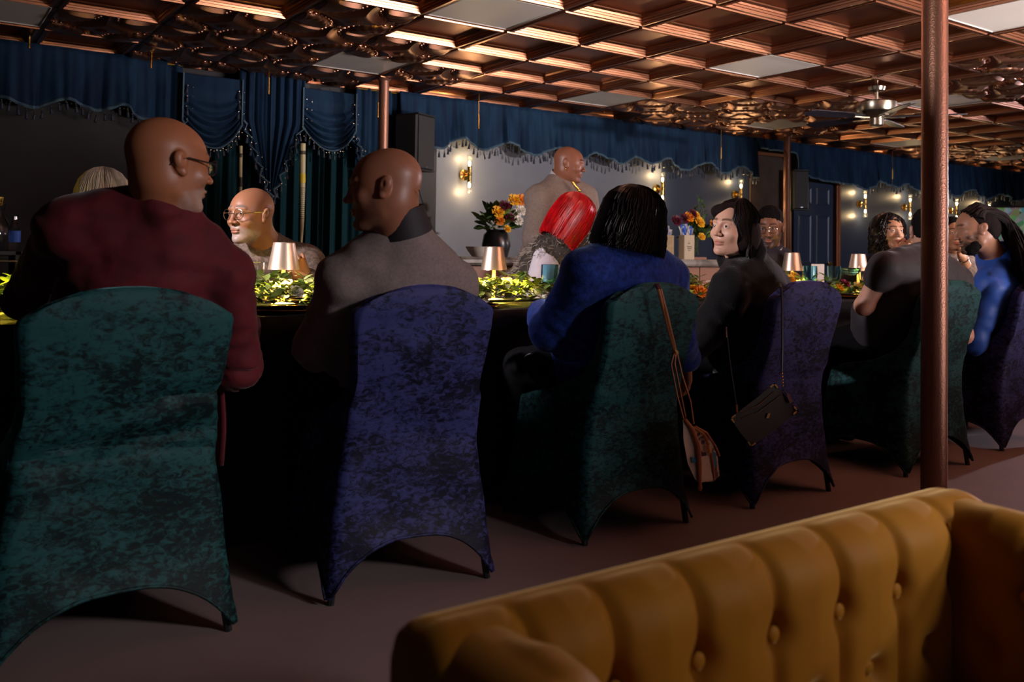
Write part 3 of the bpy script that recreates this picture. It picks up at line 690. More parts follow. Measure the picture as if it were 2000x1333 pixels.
def leaf_mb(b, c, d, up, L_, W_, curl=.2):
    d = Vector(d).normalized(); s = d.cross(Vector(up)); s = s.normalized() if s.length > 1e-4 else d.orthogonal().normalized(); n = s.cross(d)
    c = Vector([float(q) for q in c]); vs = []
    pr = [(0, .05), (.25, .75), (.5, 1), (.78, .72), (1, .06)]
    for t_, w_ in pr:
        o_ = c+d*(L_*t_)+n*(curl*L_*math.sin(t_*2.2)*.5)
        vs += [o_-s*(W_*w_/2)+n*(.12*W_*w_), o_, o_+s*(W_*w_/2)+n*(.12*W_*w_)]
    fs = []
    for i in range(4):
        for j in range(2): fs.append((i*3+j, i*3+j+1, (i+1)*3+j+1, (i+1)*3+j))
    return b.add(vs, fs)
def rose_mb(R_):
    b = MB(); rs = random.Random(3)
    for ring, (n, rad, tilt, sz) in enumerate(((3, .12, .15, .62), (4, .28, .45, .75), (5, .48, .8, .85), (6, .66, 1.15, .9))):
        for k in range(n):
            a = 2*PI*k/n+ring*.7; nu, nv = 4, 4; vs = []
            for i in range(nu+1):
                for j in range(nv+1):
                    u = i/nu*2-1; v = j/nv
                    w_ = math.sin(min(1, v*1.15+.12)*PI*.62)
                    x = rad*.35+v*sz*math.sin(tilt)+.06*u*u; y = u*w_*sz*.55; z = v*sz*math.cos(tilt)*1.0+(.10*v*v if ring > 1 else 0)-(.16*v**3 if ring > 1 else 0)
                    rr = x; aa = a+y/max(rr+.25, .3)
                    vs.append((R_*(rr)*math.cos(aa), R_*(rr)*math.sin(aa), R_*z))
            fs = [(i*(nv+1)+j, (i+1)*(nv+1)+j, (i+1)*(nv+1)+j+1, i*(nv+1)+j+1) for i in range(nu) for j in range(nv)]
            b.add(vs, fs)
    b.ball((0, 0, R_*.25), R_*.25, 8); return b
ROSE = {k: mesh_of('flower', rose_mb(1.0), m) for k, m in M_PET.items()}
def flower(parent, c, r, kind, tilt=None):
    o = bpy.data.objects.new('flower', ROSE[kind]); COL.objects.link(o); o.parent = parent
    o.location = Vector([float(q) for q in c])-parent.location; o.scale = (r, r, r)
    d = Vector(tilt if tilt is not None else (random.uniform(-.6, .6), -.9, .7)); o.rotation_euler = d.to_track_quat('Z', 'Y').to_euler()
    o['label'] = '%s flower' % kind; return o
LEAFM = []
for m in M_LF:
    b = MB(); leaf_mb(b, (0, 0, 0), (1, 0, 0), (0, 0, 1), 1, .62); LEAFM.append(mesh_of('leaf', b, m))
def leafo(parent, c, d, size, k):
    o = bpy.data.objects.new('leaf', LEAFM[k]); COL.objects.link(o); o.parent = parent
    o.location = Vector([float(q) for q in c])-parent.location; o.scale = (size,)*3
    o.rotation_euler = (Vector([float(q) for q in d]).to_track_quat('X', 'Z').to_matrix().to_4x4()@Matrix.Rotation(random.uniform(-.8, .8), 4, 'X')).to_euler(); return o
def bouquet(loc, label, flowers, vase, R_=.2, sprigs=()):
    t = thing('flower_arrangement', loc, label, 'flowers')
    x, y, z = loc
    if vase == 'black':
        b = MB(); b.lathe([(.10, 0), (.125, .10), (.11, .19), (.085, .22), (.095, .235), (.08, .236)], loc, 28); obj('vase', b, M_VASEB, t, world=True); top = z+.22
    else:
        b = MB(); b.shell([(.055, .004), (.06, .02), (.058, .20), (.062, .21)], loc, 24); b.lathe([(.055, 0), (.055, .006)], loc, 24); obj('vase', b, M_TUBE, t, world=True); top = z+.17
        b = MB()
        for k in range(12): a = k*.9; b.tube([(x+.03*math.cos(a), y+.03*math.sin(a), z+.02), (x+.04*math.cos(a+2), y+.04*math.sin(a+2), z+.26)], .003, 5)
        obj('stems', b, M_STEM, t, world=True)
    for k in range(110):
        a = random.uniform(0, 2*PI); e = random.uniform(-.3, 1.3); r = R_*random.uniform(.45, .95)
        c = (x+r*math.cos(a)*math.cos(e)*.75, y+r*math.sin(a)*math.cos(e)*.5, top+.05+r*math.sin(e)*.6)
        leafo(t, c, (math.cos(a)*math.cos(e), math.sin(a)*math.cos(e), math.sin(e)+.2), random.uniform(.07, .12), random.choice((0, 2, 2)))
    for (u, v, k, r) in flowers:
        flower(t, PYp(u, v, y-.12), r, k, (random.uniform(-.3, .1), -1, .45))
    for pts in sprigs:
        b = MB(); b.tube([PYp(u, v, y) for u, v in pts], .003, 5); obj('sprig', b, M_STEM, t, world=True)
        for i in range(14):
            f_ = i/13*(len(pts)-1); j = min(int(f_), len(pts)-2); q = PYp(pts[j][0]+(pts[j+1][0]-pts[j][0])*(f_-j), pts[j][1]+(pts[j+1][1]-pts[j][1])*(f_-j), y)
            leafo(t, q, (random.uniform(-1, 1), -.4, random.uniform(0, .8)), .045, 2)
    return t
bouquet((4.22, 6.35, .961), 'flower arrangement in a round black vase behind the standing man', [(972, 415, 'yellow', .055), (1003, 392, 'yellow', .055), (1018, 392, 'orange', .055), (985, 403, 'burgundy', .05), (1016, 412, 'white', .05), (1010, 431, 'white', .05), (975, 432, 'orange', .045), (995, 425, 'burgundy', .045), (990, 448, 'yellow', .035)], 'black', .24)
bouquet((6.70, 6.38, .985), 'flower arrangement in a clear glass vase left of the woman in black', [(1365, 435, 'yellow', .062), (1345, 425, 'orange', .055), (1352, 418, 'burgundy', .05), (1360, 421, 'yellow', .04), (1335, 428, 'burgundy', .055), (1320, 432, 'burgundy', .055), (1370, 463, 'yellow', .04), (1392, 440, 'orange', .05)], 'glass', .22, [[(1362, 470), (1366, 420), (1363, 383)], [(1372, 460), (1374, 410), (1369, 395)], [(1355, 450), (1357, 420), (1358, 405)]])
# gift bags
M_KRAFT = mat('kraft_paper', (.42, .30, .17), .7, noise=((.36, .25, .14), 30, .4, .6)); M_CREAM = mat('cream_paper', (.55, .44, .30), .65); M_RIB = mat('brown_ribbon', (.12, .055, .03), .5); M_INK = mat('dark_ink', (.03, .025, .03), .6)
M_TIB = mat('blue_tissue', (.02, .10, .50), .6); M_TIW = mat('white_tissue', (.55, .50, .50), .6)
def giftbag(x, y, w_, d, h, rz, label, ribbon=False, logo=False):
    t = thing('gift_bag', (x, y, .961), label, 'gift bag', 'paper gift bags on the counter', rz)
    b = MB(); th = .004
    for sx, sy, ax, ay in ((0, -1, w_, th), (0, 1, w_, th), (-1, 0, th, d), (1, 0, th, d)): b.box((sx*w_/2, sy*d/2, h/2), (ax, ay, h))
    b.box((0, 0, .003), (w_, d, .005)); obj('bag_body', b, M_KRAFT if ribbon else M_CREAM, t, smooth=False)
    if ribbon:
        b = MB(); b.box((-w_*.15, -d/2-.004, h/2), (.022, .003, h)); obj('ribbon', b, M_RIB, t, smooth=False)
    if logo:
        b = MB()
        q = lambda pts: b.tube([(px_, -d/2-.004, pz_) for px_, pz_ in pts], .0012, 4)
        q([(-.02, h*.62), (-.012, h*.70), (-.004, h*.62), (.004, h*.70), (.008, h*.64)]); q([(-.012, h*.74), (.006, h*.77)])
        q([(-.03+.004*k, h*.52+.008*math.sin(k*1.7)) for k in range(16)]); q([(-.026+.004*k, h*.44+.006*math.sin(k*2.1+1)) for k in range(14)]); q([(-.018+.004*k, h*.36+.004*math.sin(k*2.4)) for k in range(9)])
        obj('script_logo', b, M_INK, t)
    rs = random.Random(int(x*100))
    for k in range(9):
        b = MB(); m = M_TIB if k % 2 else M_TIW; cx_ = (k-4)*w_/10; hh = h+rs.uniform(.04, .12)
        vs = []
        for i in range(5):
            for j in range(4):
                vs.append((cx_+(i-2)*w_*.10*(.4+j*.35)+rs.uniform(-.006, .006), rs.uniform(-.3, .3)*d*.6+(j*.004), h*.82+(hh-h*.82)*j/3+rs.uniform(-.014, .014)*(j > 1)))
        b.add(vs, [(i*4+j, (i+1)*4+j, (i+1)*4+j+1, i*4+j+1) for i in range(4) for j in range(3)]); obj('tissue_paper', b, m, t, smooth=False)
    return t
giftbag(6.19, 6.33, .20, .10, .235, .1, 'kraft gift bag with brown ribbon and blue tissue, behind the dark-haired woman', True)
giftbag(6.42, 6.24, .12, .09, .24, -.15, 'cream gift bag with small dark script beside the glass vase', False, True)
# white bowl with a napkin at the counter's left end
b = MB(); b.lathe([(.05, 0), (.06, .004), (.10, .055), (.115, .085), (.108, .085), (.09, .05), (.02, .012), (.0, .012)], (4.0, 6.28, .961), 28); o = obj('bowl', b, M_WHITE); tag(o, 'white flared bowl on the counter behind the lit lamp', 'bowl')

# ------------------------------------------------------------------ back bar shelves at the far left
M_GLS = mat('clear_glass', (1, 1, 1), .02, trans=1, ior=1.45); M_GLB = mat('blue_glass', (.45, .80, .92), .04, trans=1, ior=1.45)
M_AMB = mat('amber_liquid', (.85, .35, .04), .1, trans=.7); M_CORK = mat('cork', (.45, .30, .16), .7)
bs = thing('back_bar', (-.4, 6.35, 0), 'dark back bar shelving with bottles at the far left', 'shelf unit')
for z, nm in ((.97, 'top_shelf'), (.77, 'shelf'), (.3, 'shelf')):
    b = MB(); b.box((-.4, 6.3, z-.02), (2.0, .42, .03), bev=.004); obj(nm, b, M_BLACK, bs, world=True, smooth=False)
for x in (-1.38, .58): b = MB(); b.box((x, 6.3, .485), (.03, .42, .95)); obj('side_panel', b, M_BLACK, bs, world=True, smooth=False)
b = MB(); b.tube([(-1.4, 6.07, .90), (.6, 6.07, .90)], .008, 8); obj('speed_rail', b, M_SILV, bs, world=True)
def bottle(x, y, z, prof, m, label, extra=None, liq=None):
    t = thing('bottle', (x, y, z), label, 'bottle')
    b = MB(); b.lathe(prof, n=24); obj('glass_body', b, m, t)
    if extra:
        for nm, pr, mm in extra: b = MB(); b.lathe(pr, n=20); obj(nm, b, mm, t)
    return t
bottle(.475, 6.15, .966, [(.055, 0), (.058, .01), (.058, .13), (.05, .17), (.028, .215), (.03, .245), (.04, .285), (.0, .286)], M_GLS, 'flared glass carafe with a gold stopper on the back bar', [('stopper', [(.018, .270), (.026, .300), (.028, .322), (.0, .326)], M_BRASS)])
bottle(.565, 6.22, .966, [(.034, 0), (.036, .01), (.036, .12), (.014, .17), (.014, .20), (.0, .20)], M_GLS, 'small clear bottle with a blue label, right of the carafe', [('blue_label', [(.0368, .05), (.0368, .12)], M_TIB), ('cap', [(.016, .19), (.016, .21), (0, .21)], M_SILV)])
t = thing('cocktail_shaker', (.35, 6.12, .966), 'silver cocktail tin with a tall bar spoon at the left edge', 'shaker')
b = MB(); b.lathe([(.034, 0), (.045, .165), (.046, .17), (.043, .17), (.033, .01), (0, .01)], n=24); obj('tin', b, M_SILV, t)
b = MB(); b.tube([(-.01, 0, .02), (.045, 0, .27)], .003, 6); b.ball((.046, 0, .272), .006, 8); obj('bar_spoon', b, M_SILV, t)
bottle(.33, 6.10, .766, [(.040, 0), (.042, .01), (.042, .10), (.0, .101)], M_AMB, 'short amber jar with a pale label on the lower shelf', [('label', [(.0428, .045), (.0428, .09)], M_WHITE), ('lid', [(.036, .10), (.036, .118), (0, .118)], M_BRASS)])

# ------------------------------------------------------------------ table lamps
M_ROSEG = mat('brushed_rose_gold', (.86, .66, .52), .38, .85); M_ROSEI = mat('shade_inside', (.9, .8, .6), .5)
M_DIFF = mat('lamp_diffuser', (1, .8, .3), .4, emit=(1, .70, .16), es=14)
LZ = TZ+.008
def mk_lamp():
    t = thing('table_lamp', (0, 0, LZ), 'x', 'table lamp', 'cordless lamps down the table')
    b = MB(); b.lathe([(.046, 0), (.048, .004), (.046, .010), (.012, .014)], n=32); obj('base', b, M_ROSEG, t)
    b = MB(); b.lathe([(.0085, .012), (.0085, .165), (.010, .170)], n=18); obj('stem', b, M_ROSEG, t)
    b = MB(); b.shell([(.0635, .148), (.044, .256)], n=48); b.lathe([(.044, .256), (.042, .259), (.0, .260)], n=48); b.shell([(.0425, .256), (.062, .148)], n=48); obj('lamp_shade', b, M_ROSEG, t)
    b = MB(); b.lathe([(.0, .176), (.040, .176), (.040, .186), (.0, .186)], n=32); obj('diffuser', b, M_DIFF, t)
    return t
lp = [(.20, 3.5, 'lamp at the far left end of the garland, outside the picture edge'), (1.285, 3.5, 'lamp in front of the man with round glasses'), (2.315, 3.5, 'lamp between the grey-sweater man and the red-haired woman'), (3.34, 3.5, 'lamp hidden behind the woman in the blue sweater'), (4.52, 3.5, 'lamp at the right shoulder of the woman in black'), (5.20, 3.5, 'lamp just left of the man in the black shirt'), (6.40, 3.5, 'lamp right of the large column by the man in blue')]
l0 = None
for k, (x, y, lb) in enumerate(lp):
    if l0 is None: l0 = mk_lamp(); o = l0
    else: o = copy_tree(l0)
    o.location = (x, y, LZ); o['label'] = 'lit rose gold '+lb
    l = bpy.data.lights.new('lamp_light', 'SPOT'); l.energy = 210 if k < 3 else 45; l.color = (1, .68, .07); l.shadow_soft_size = .03; l.spot_size = math.radians(150); l.spot_blend = .6
    lo = bpy.data.objects.new('lamp_light', l); COL.objects.link(lo); lo.location = (x, y-.0, LZ+.172); lo.rotation_euler = (0, 0, 0)

# ------------------------------------------------------------------ garland of leaves and flowers
gl = thing('garland', (3.0, 3.38, TZ+.006), 'leafy garland with flowers down the middle of the table', 'garland')
b = MB(); pts = [(x, 3.36+.04*math.sin(x*5), TZ+.02) for x in np.arange(-.6, 7.2, .08)]; b.tube(pts, .006, 5); obj('vine', b, M_STEM, gl, world=True)
LV = []
for k in range(4200):
    x = random.uniform(-.5, 7.2) if k % 2 else random.uniform(-.1, 3.6); y = 3.37+random.gauss(0, .075)
    if not (3.14 < y < 3.72): continue
    hgt = .105*(.75+.45*math.sin(x*6.1)+.25*math.sin(x*17))
    z = TZ+.02+max(0, hgt)*random.random()**.8*max(.1, 1-((y-3.37)/.26)**2)
    dl = min(math.hypot(x-q[0], y-q[1]) for q in lp)
    if dl < .055: continue
    z = min(z, TZ+.125)
    if dl < .16: z = min(z, TZ+.085)
    a = random.uniform(0, 2*PI); LV.append((x, y, z, (math.cos(a), math.sin(a), random.uniform(-.05, .7)), random.uniform(.035, .062), random.choice((0, 1, 1, 2, 3)) if x > 3.3 else random.choice((1, 1, 3, 0))))  # leaves at the near lamps get yellower colours, lamp glow put into the leaf colour
LV.sort(key=lambda q: -(q[4]/(.568*q[0]+.823*q[1]))+(0 if .3 < q[0] < 5.2 else 9))
rest = [MB() for _ in M_LF]
for n_, (x, y, z, d, s_, k) in enumerate(LV):
    if n_ < 285: leafo(gl, (x, y, z), d, s_, k)
    else: leaf_mb(rest[k], (x, y, z), d, (0, 0, 1), s_, s_*.6)
for k in range(4):
    o = obj('leaf_mass', rest[k], M_LF[k], gl, world=True); tag(o, kind='stuff')
for (u, v, y, r, k) in ((943, 582, 3.28, .034, 'white'), (1057, 574, 3.30, .034, 'white'), (990, 556, 3.52, .036, 'red'), (1368, 572, 3.28, .042, 'orange'), (1355, 567, 3.34, .03, 'yellow'), (1386, 557, 3.42, .026, 'white'), (1378, 561, 3.4, .022, 'white'), (1650, 556, 3.34, .034, 'magenta'), (1640, 563, 3.28, .026, 'yellow'), (1543, 548, 3.3, .034, 'yellow'), (1552, 541, 3.42, .03, 'yellow'), (1675, 560, 3.35, .03, 'yellow'), (578, 572, 3.3, .028, 'white'), (25, 585, 3.3, .03, 'orange'), (38, 577, 3.33, .025, 'orange')):
    flower(gl, PYp(u, v, y), r, k, (random.uniform(-.4, .2), -.8, .7))

# ------------------------------------------------------------------ place settings
M_GPL = mat('gold_charger', (.62, .38, .12), .28, 1., bump=(80, .15, .002))
def setting(x, y, sgn, label):
    t = thing('gold_charger', (x, y, TZ+.0065), 'round gold charger plate '+label, 'plate', 'gold charger plates')
    b = MB(); b.lathe([(.09, 0), (.11, .002), (.150, .011), (.155, .013), (.150, .015), (.105, .006), (.0, .005)], n=40); obj('plate', b, M_GPL, t)
    b = MB(); b.lathe([(.149, .0145), (.153, .0165), (.156, .0145)], n=40); obj('rim', b, M_GPL, t)
    return t
for x, lb in ((.48, 'before the man in burgundy'), (1.18, 'left of the grey sweater'), (1.95, 'right of the grey sweater, with a black spoon'), (2.95, 'between the blue sweater and the woman in black'), (4.10, 'right of the woman in black'), (4.55, 'left of the man in the black shirt'), (5.3, 'before the man with dreadlocks')): setting(x, 3.175, 1, lb)
for x, lb in ((.65, 'across the table by the white-haired person'), (1.55, 'across the table by the man with round glasses'), (3.05, 'across the table by the red-haired woman'), (4.75, 'across the table by the bearded man'), (5.9, 'across the table by the curly-haired woman')): setting(x, 3.70, -1, lb)
t = thing('spoon', (1.9, 3.06, TZ+.03), 'dark spoon lying on the charger beside the grey sweater', 'spoon')
b = MB(); b.tube([P(948, 600, 3.78), P(975, 603, 3.72), P(1003, 607, 3.66)], [.003, .0035, .003], 8); obj('handle', b, M_BLACK, t, world=True)
q = P(942, 599, 3.80); b = MB(); b.ball(q, .018, 12, (1.3, .8, .25)); obj('bowl', b, M_SILV, t, world=True)
def goblet(x, y, m, label, coupe=False):
    t = thing('goblet', (x, y, TZ+.0065), label, 'glass', 'blue ribbed goblets')
    b = MB(); b.lathe([(.032, 0), (.032, .003), (.005, .008), (.004, .075), (.010, .083)], n=24); obj('stem', b, m, t)
    N_ = 48
    pr = [(.004, .083), (.030, .090), (.039, .105), (.041, .13), (.041, .180)] if not coupe else [(.004, .125), (.035, .133), (.052, .150), (.055, .172)]
    b = MB(); vs = []; fs = []
    full = [(r, z, 1) for r, z in pr]+[(r-.002, z+.001, 0) for r, z in pr[::-1]]
    for r, z, o_ in full:
        for k in range(N_): rr = r+(.0013 if (k % 2 and o_ and r > .02 and z < .165) else 0); a = 2*PI*k/N_; vs.append((rr*math.cos(a), rr*math.sin(a), z))
    for i in range(len(full)-1):
        for k in range(N_): j = (k+1) % N_; fs.append((i*N_+k, i*N_+j, (i+1)*N_+j, (i+1)*N_+k))
    b.add(vs, fs); obj('bowl', b, m, t); return t
for (u, y, m, lb, cp) in ((1582, 3.33, M_GLB, 'ribbed blue goblet just right of the lamp beside the woman in black', 0), (1629, 3.36, M_GLB, 'ribbed blue goblet right of the white card', 0), (1662, 3.24, M_GLB, 'blue coupe glass on a stem left of the bare arm', 1), (1074, 3.30, M_GLB, 'ribbed blue goblet beside the blue sweater', 0), (494, 3.40, M_GLS, 'clear ribbed goblet beside the burgundy sleeve', 0), (1690, 3.42, M_GLS, 'clear goblet behind the bare arm', 0)):
    q = PYp(u, 560, y); goblet(float(q[0]), y, m, lb, bool(cp))
q = PYp(1597, 540, 3.62); b = MB(); b.box((q[0], q[1], TZ+.0065+.095), (.095, .004, .19), rot=Matrix.Rotation(-.35, 3, 'Z')); o = obj('menu_card', b, M_TIW, smooth=False); tag(o, 'blank white card standing between the two blue goblets', 'card')

# ------------------------------------------------------------------ people: smooth-blended distance fields meshed with surface nets
def axis(lo, hi, coarse, fines):
    """non-uniform grid line: fine spacing inside the given intervals"""
    out = [lo]
    while out[-1] < hi:
        x = out[-1]; st = coarse
        for a, b_, f in fines:
            if a-1e-9 <= x < b_: st = min(st, f)
            elif x < a and x+st > a: st = min(st, max(a-x, f))
        out.append(x+st)
    return np.array(out, np.float32)
class Vol:
    def __init__(s, lo, hi, coarse, fines=()):
        s.ax = [axis(lo[i], hi[i], coarse, [(f[0][i], f[1][i], f[2]) for f in fines]) for i in range(3)]
        s.d = np.full([len(a) for a in s.ax], .4, np.float32)
    def _sl(s, lo, hi):
        return tuple(slice(max(0, int(np.searchsorted(s.ax[i], lo[i]))-1), int(np.searchsorted(s.ax[i], hi[i]))+1) for i in range(3))
    def apply(s, fn, lo, hi, k=.02, mode='u'):
        m = k+.03; lo = np.array(lo)-m; hi = np.array(hi)+m; sl = s._sl(lo, hi)
        X = s.ax[0][sl[0]][:, None, None]; Y = s.ax[1][sl[1]][None, :, None]; Z = s.ax[2][sl[2]][None, None, :]
        if X.size == 0 or Y.size == 0 or Z.size == 0: return
        b_ = fn(X, Y, Z); a = s.d[sl]
        if mode == 's': b_ = -b_; h = np.clip(.5+.5*(b_-a)/k, 0, 1); s.d[sl] = a*(1-h)+b_*h+k*h*(1-h)
        else: h = np.clip(.5+.5*(b_-a)/k, 0, 1); s.d[sl] = b_*(1-h)+a*h-k*h*(1-h)
    def cap(s, a, b_, ra, rb, k=.02, mode='u', sq=None):
        a = np.array(a, float); b_ = np.array(b_, float); ba = b_-a; L2 = max(float(ba@ba), 1e-9); r = max(ra, rb)
        def fn(X, Y, Z):
            t = np.clip(((X-a[0])*ba[0]+(Y-a[1])*ba[1]+(Z-a[2])*ba[2])/L2, 0, 1)
            return np.sqrt((X-a[0]-t*ba[0])**2+(Y-a[1]-t*ba[1])**2+(Z-a[2]-t*ba[2])**2)-(ra+(rb-ra)*t)
        s.apply(fn, np.minimum(a, b_)-r, np.maximum(a, b_)+r, k, mode)
    def ell(s, c, r, R=None, k=.02, mode='u'):
        c = np.array(c, float); r = np.array(r, float); R = np.eye(3) if R is None else R; m = r.max()
        def fn(X, Y, Z):
            x, y, z = X-c[0], Y-c[1], Z-c[2]
            q = [R[0, i]*x+R[1, i]*y+R[2, i]*z for i in range(3)]
            k0 = np.sqrt((q[0]/r[0])**2+(q[1]/r[1])**2+(q[2]/r[2])**2)+1e-6; k1 = np.sqrt((q[0]/r[0]**2)**2+(q[1]/r[1]**2)**2+(q[2]/r[2]**2)**2)+1e-6
            return k0*(k0-1)/k1
        s.apply(fn, c-m, c+m, k, mode)
    def half(s, p, n, k=.01, bb=.5):
        """remove everything on the side n points to"""
        p = np.array(p, float); n = np.array(n, float); n /= np.linalg.norm(n)
        s.apply(lambda X, Y, Z: -((X-p[0])*n[0]+(Y-p[1])*n[1]+(Z-p[2])*n[2]), p-bb, p+bb, k, 's')
    def mesh(s, disp=None):
        d = s.d
        if disp is not None:
            I = np.nonzero(np.abs(d) < .05); d[I] += disp(s.ax[0][I[0]], s.ax[1][I[1]], s.ax[2][I[2]]).astype(np.float32)
        for a in range(3):
            ix = [slice(None)]*3; ix[a] = 0; d[tuple(ix)] = np.maximum(d[tuple(ix)], .01); ix[a] = -1; d[tuple(ix)] = np.maximum(d[tuple(ix)], .01)
        n = d < 0; C = n.shape
        cnt = np.zeros([q-1 for q in C], np.int8)
        for i in (0, 1):
            for j in (0, 1):
                for k in (0, 1): cnt += n[i:C[0]-1+i, j:C[1]-1+j, k:C[2]-1+k]
        act = (cnt > 0) & (cnt < 8); I, J, K = np.nonzero(act); idx = np.full(act.shape, -1, np.int32); idx[I, J, K] = np.arange(len(I))
        S = np.zeros((len(I), 3)); W = np.zeros(len(I)); cr = [(i, j, k) for i in (0, 1) for j in (0, 1) for k in (0, 1)]
        for a in cr:
            for b_ in cr:
                if sum(abs(p-q) for p, q in zip(a, b_)) != 1 or a > b_: continue
                va = d[I+a[0], J+a[1], K+a[2]]; vb = d[I+b_[0], J+b_[1], K+b_[2]]; c = (va < 0) != (vb < 0)
                t = np.where(c, va/np.where(c, va-vb, 1), 0)
                pa = np.stack([s.ax[0][I+a[0]], s.ax[1][J+a[1]], s.ax[2][K+a[2]]], 1); pb = np.stack([s.ax[0][I+b_[0]], s.ax[1][J+b_[1]], s.ax[2][K+b_[2]]], 1)
                S += np.where(c[:, None], pa+(pb-pa)*t[:, None], 0); W += c
        V = S/W[:, None]; F = []
        for ax_ in range(3):
            o1, o2 = [(1, 2), (2, 0), (0, 1)][ax_]
            A = [slice(None)]*3; B = [slice(None)]*3; A[ax_] = slice(0, -1); B[ax_] = slice(1, None)
            na = n[tuple(A)]; nb = n[tuple(B)]; ch = na != nb
            P_ = np.array(np.nonzero(ch)); ok = (P_[o1] > 0) & (P_[o2] > 0) & (P_[o1] < act.shape[o1]) & (P_[o2] < act.shape[o2]); P_ = P_[:, ok]
            def at(da, db):
                q = P_.copy(); q[o1] += da; q[o2] += db; return idx[q[0], q[1], q[2]]
            q = np.stack([at(-1, -1), at(0, -1), at(0, 0), at(-1, 0)], 1); fl = nb[tuple(P_)]
            q[fl] = q[fl][:, ::-1]; F.append(q)
        return V, np.concatenate(F)
def np_obj(name, V, F, m, parent, cols=None, world=True):
    me = bpy.data.meshes.new(name); L = np.array(parent.location)
    V = V-L; me.vertices.add(len(V)); me.vertices.foreach_set('co', V.astype(np.float32).ravel())
    me.loops.add(F.size); me.loops.foreach_set('vertex_index', F.astype(np.int32).ravel()); me.polygons.add(len(F))
    me.polygons.foreach_set('loop_start', np.arange(0, F.size, 4, dtype=np.int32)); me.polygons.foreach_set('loop_total', np.full(len(F), 4, np.int32))
    me.update(calc_edges=True); me.validate()
    me.polygons.foreach_set('use_smooth', [True]*len(me.polygons))
    if cols is not None:
        at = me.color_attributes.new('tone', 'FLOAT_COLOR', 'POINT'); c4 = np.ones((len(V), 4), np.float32); c4[:, :3] = cols; at.data.foreach_set('color', c4.ravel())
    me.materials.append(m); o = bpy.data.objects.new(name, me); COL.objects.link(o); o.parent = parent; return o
M_SKIN = mat('skin', (.4, .2, .1), .42, sss=.12, attr='tone', bump=(220, .12, .0015), spec=.45)
M_SKIN.node_tree.nodes['Principled BSDF'].inputs['Subsurface Radius'].default_value = (1, .35, .2); M_SKIN.node_tree.nodes['Principled BSDF'].inputs['Subsurface Scale'].default_value = .006
M_EYE = mat('eye', (.8, .8, .8), .08, attr='tone', spec=.8)
M_HAIR = {}
def hairmat(name, c, rough=.38, sp=.5):
    if name not in M_HAIR: M_HAIR[name] = mat(name, c, rough, spec=sp, noise=(tuple(q*.6 for q in c), 40, .35, .65), stretch=(1, 1, .15))
    return M_HAIR[name]
def frame(face, pitch=0, roll=0):
    """columns right, forward, up; face = world angle of the facing direction in degrees; pitch > 0 looks up; roll > 0 tilts the head to its right"""
    a = math.radians(face); p = math.radians(pitch); r = math.radians(roll)
    f = np.array([math.cos(a)*math.cos(p), math.sin(a)*math.cos(p), math.sin(p)]); rt = np.array([math.sin(a), -math.cos(a), 0.]); up = np.cross(rt, f)
    r2 = rt*math.cos(r)-up*math.sin(r); u2 = up*math.cos(r)+rt*math.sin(r); return np.stack([r2, f, u2], 1)
def add_head(V, C, R, s, eyes=True, fat=1., inf=0., ears=True, nose=1., jaw=1.):
    w = lambda p: C+R@(np.array(p, float)*s)
    def E(c, r, k=.015, mode='u', R2=None): V.ell(w(c), (np.array(r)+inf)*s, R if R2 is None else R@R2, k*s, mode)
    def Cp(a, b_, ra, rb, k=.010, mode='u'): V.cap(w(a), w(b_), ra*s, rb*s, k*s, mode)
    E((0, -.018, .030), (.074, .095, .083), .03); E((0, .028, .005), (.064*fat, .066, .080), .03)
    E((0, .036, -.062), (.050*fat*jaw, .056, .050), .03); E((0, -.01, -.045), (.060*fat, .07, .05), .03)
    Cp((0, .074, -.104), (0, .060, -.100), .018, .022, .02)
    for q in (-1, 1):
        Cp((q*.045*jaw, .005, -.075), (q*.018, .068, -.102), .014, .014, .02)
        E((q*.042, .062, -.030), (.022*fat, .020, .020), .02)
        Cp((q*.012, .090, .026), (q*.044, .076, .024), .0065, .0055, .012)
        if eyes:
            E((q*.031, .098, .006), (.018, .014, .0115), .010, 's')
            E((q*.031, .0755, .0055), (.0145, .0145, .0145), .004)
            E((q*.031, .0925, .0045), (.0115, .0070, .0042), .0015, 's')
        if ears:
            a = .25; Re = np.array([[1, 0, 0], [0, math.cos(a), -math.sin(a)], [0, math.sin(a), math.cos(a)]])
            E((q*.0775, -.008, -.004), (.0075, .018, .031), .006, R2=Re); E((q*.084, -.013, .004), (.0075, .017, .022), .005, R2=Re)
            E((q*.0925, -.002, .002), (.008, .0085, .015), .004, 's', R2=Re); E((q*.079, .002, -.028), (.006, .009, .009), .006)
    Cp((0, .089, .018), (0, .106*1, -.026), .0065, .0085*nose, .010); E((0, .111, -.031), (.0105*nose, .0105, .0095), .006)
    for q in (-1, 1): E((q*.0125*nose, .101, -.033), (.0075*nose, .010, .0075), .005); E((q*.0075, .1065, -.0415), (.0036, .005, .003), .002, 's')
    E((0, .092, -.062), (.024, .010, .0055), .006); E((0, .090, -.0735), (.020, .0105, .0062), .006)
    E((0, .103, -.0675), (.021, .008, .0014), .003, 's'); E((0, .094, -.088), (.016, .007, .004), .006, 's')
    E((0, .084, -.104), (.016, .012, .012), .012)
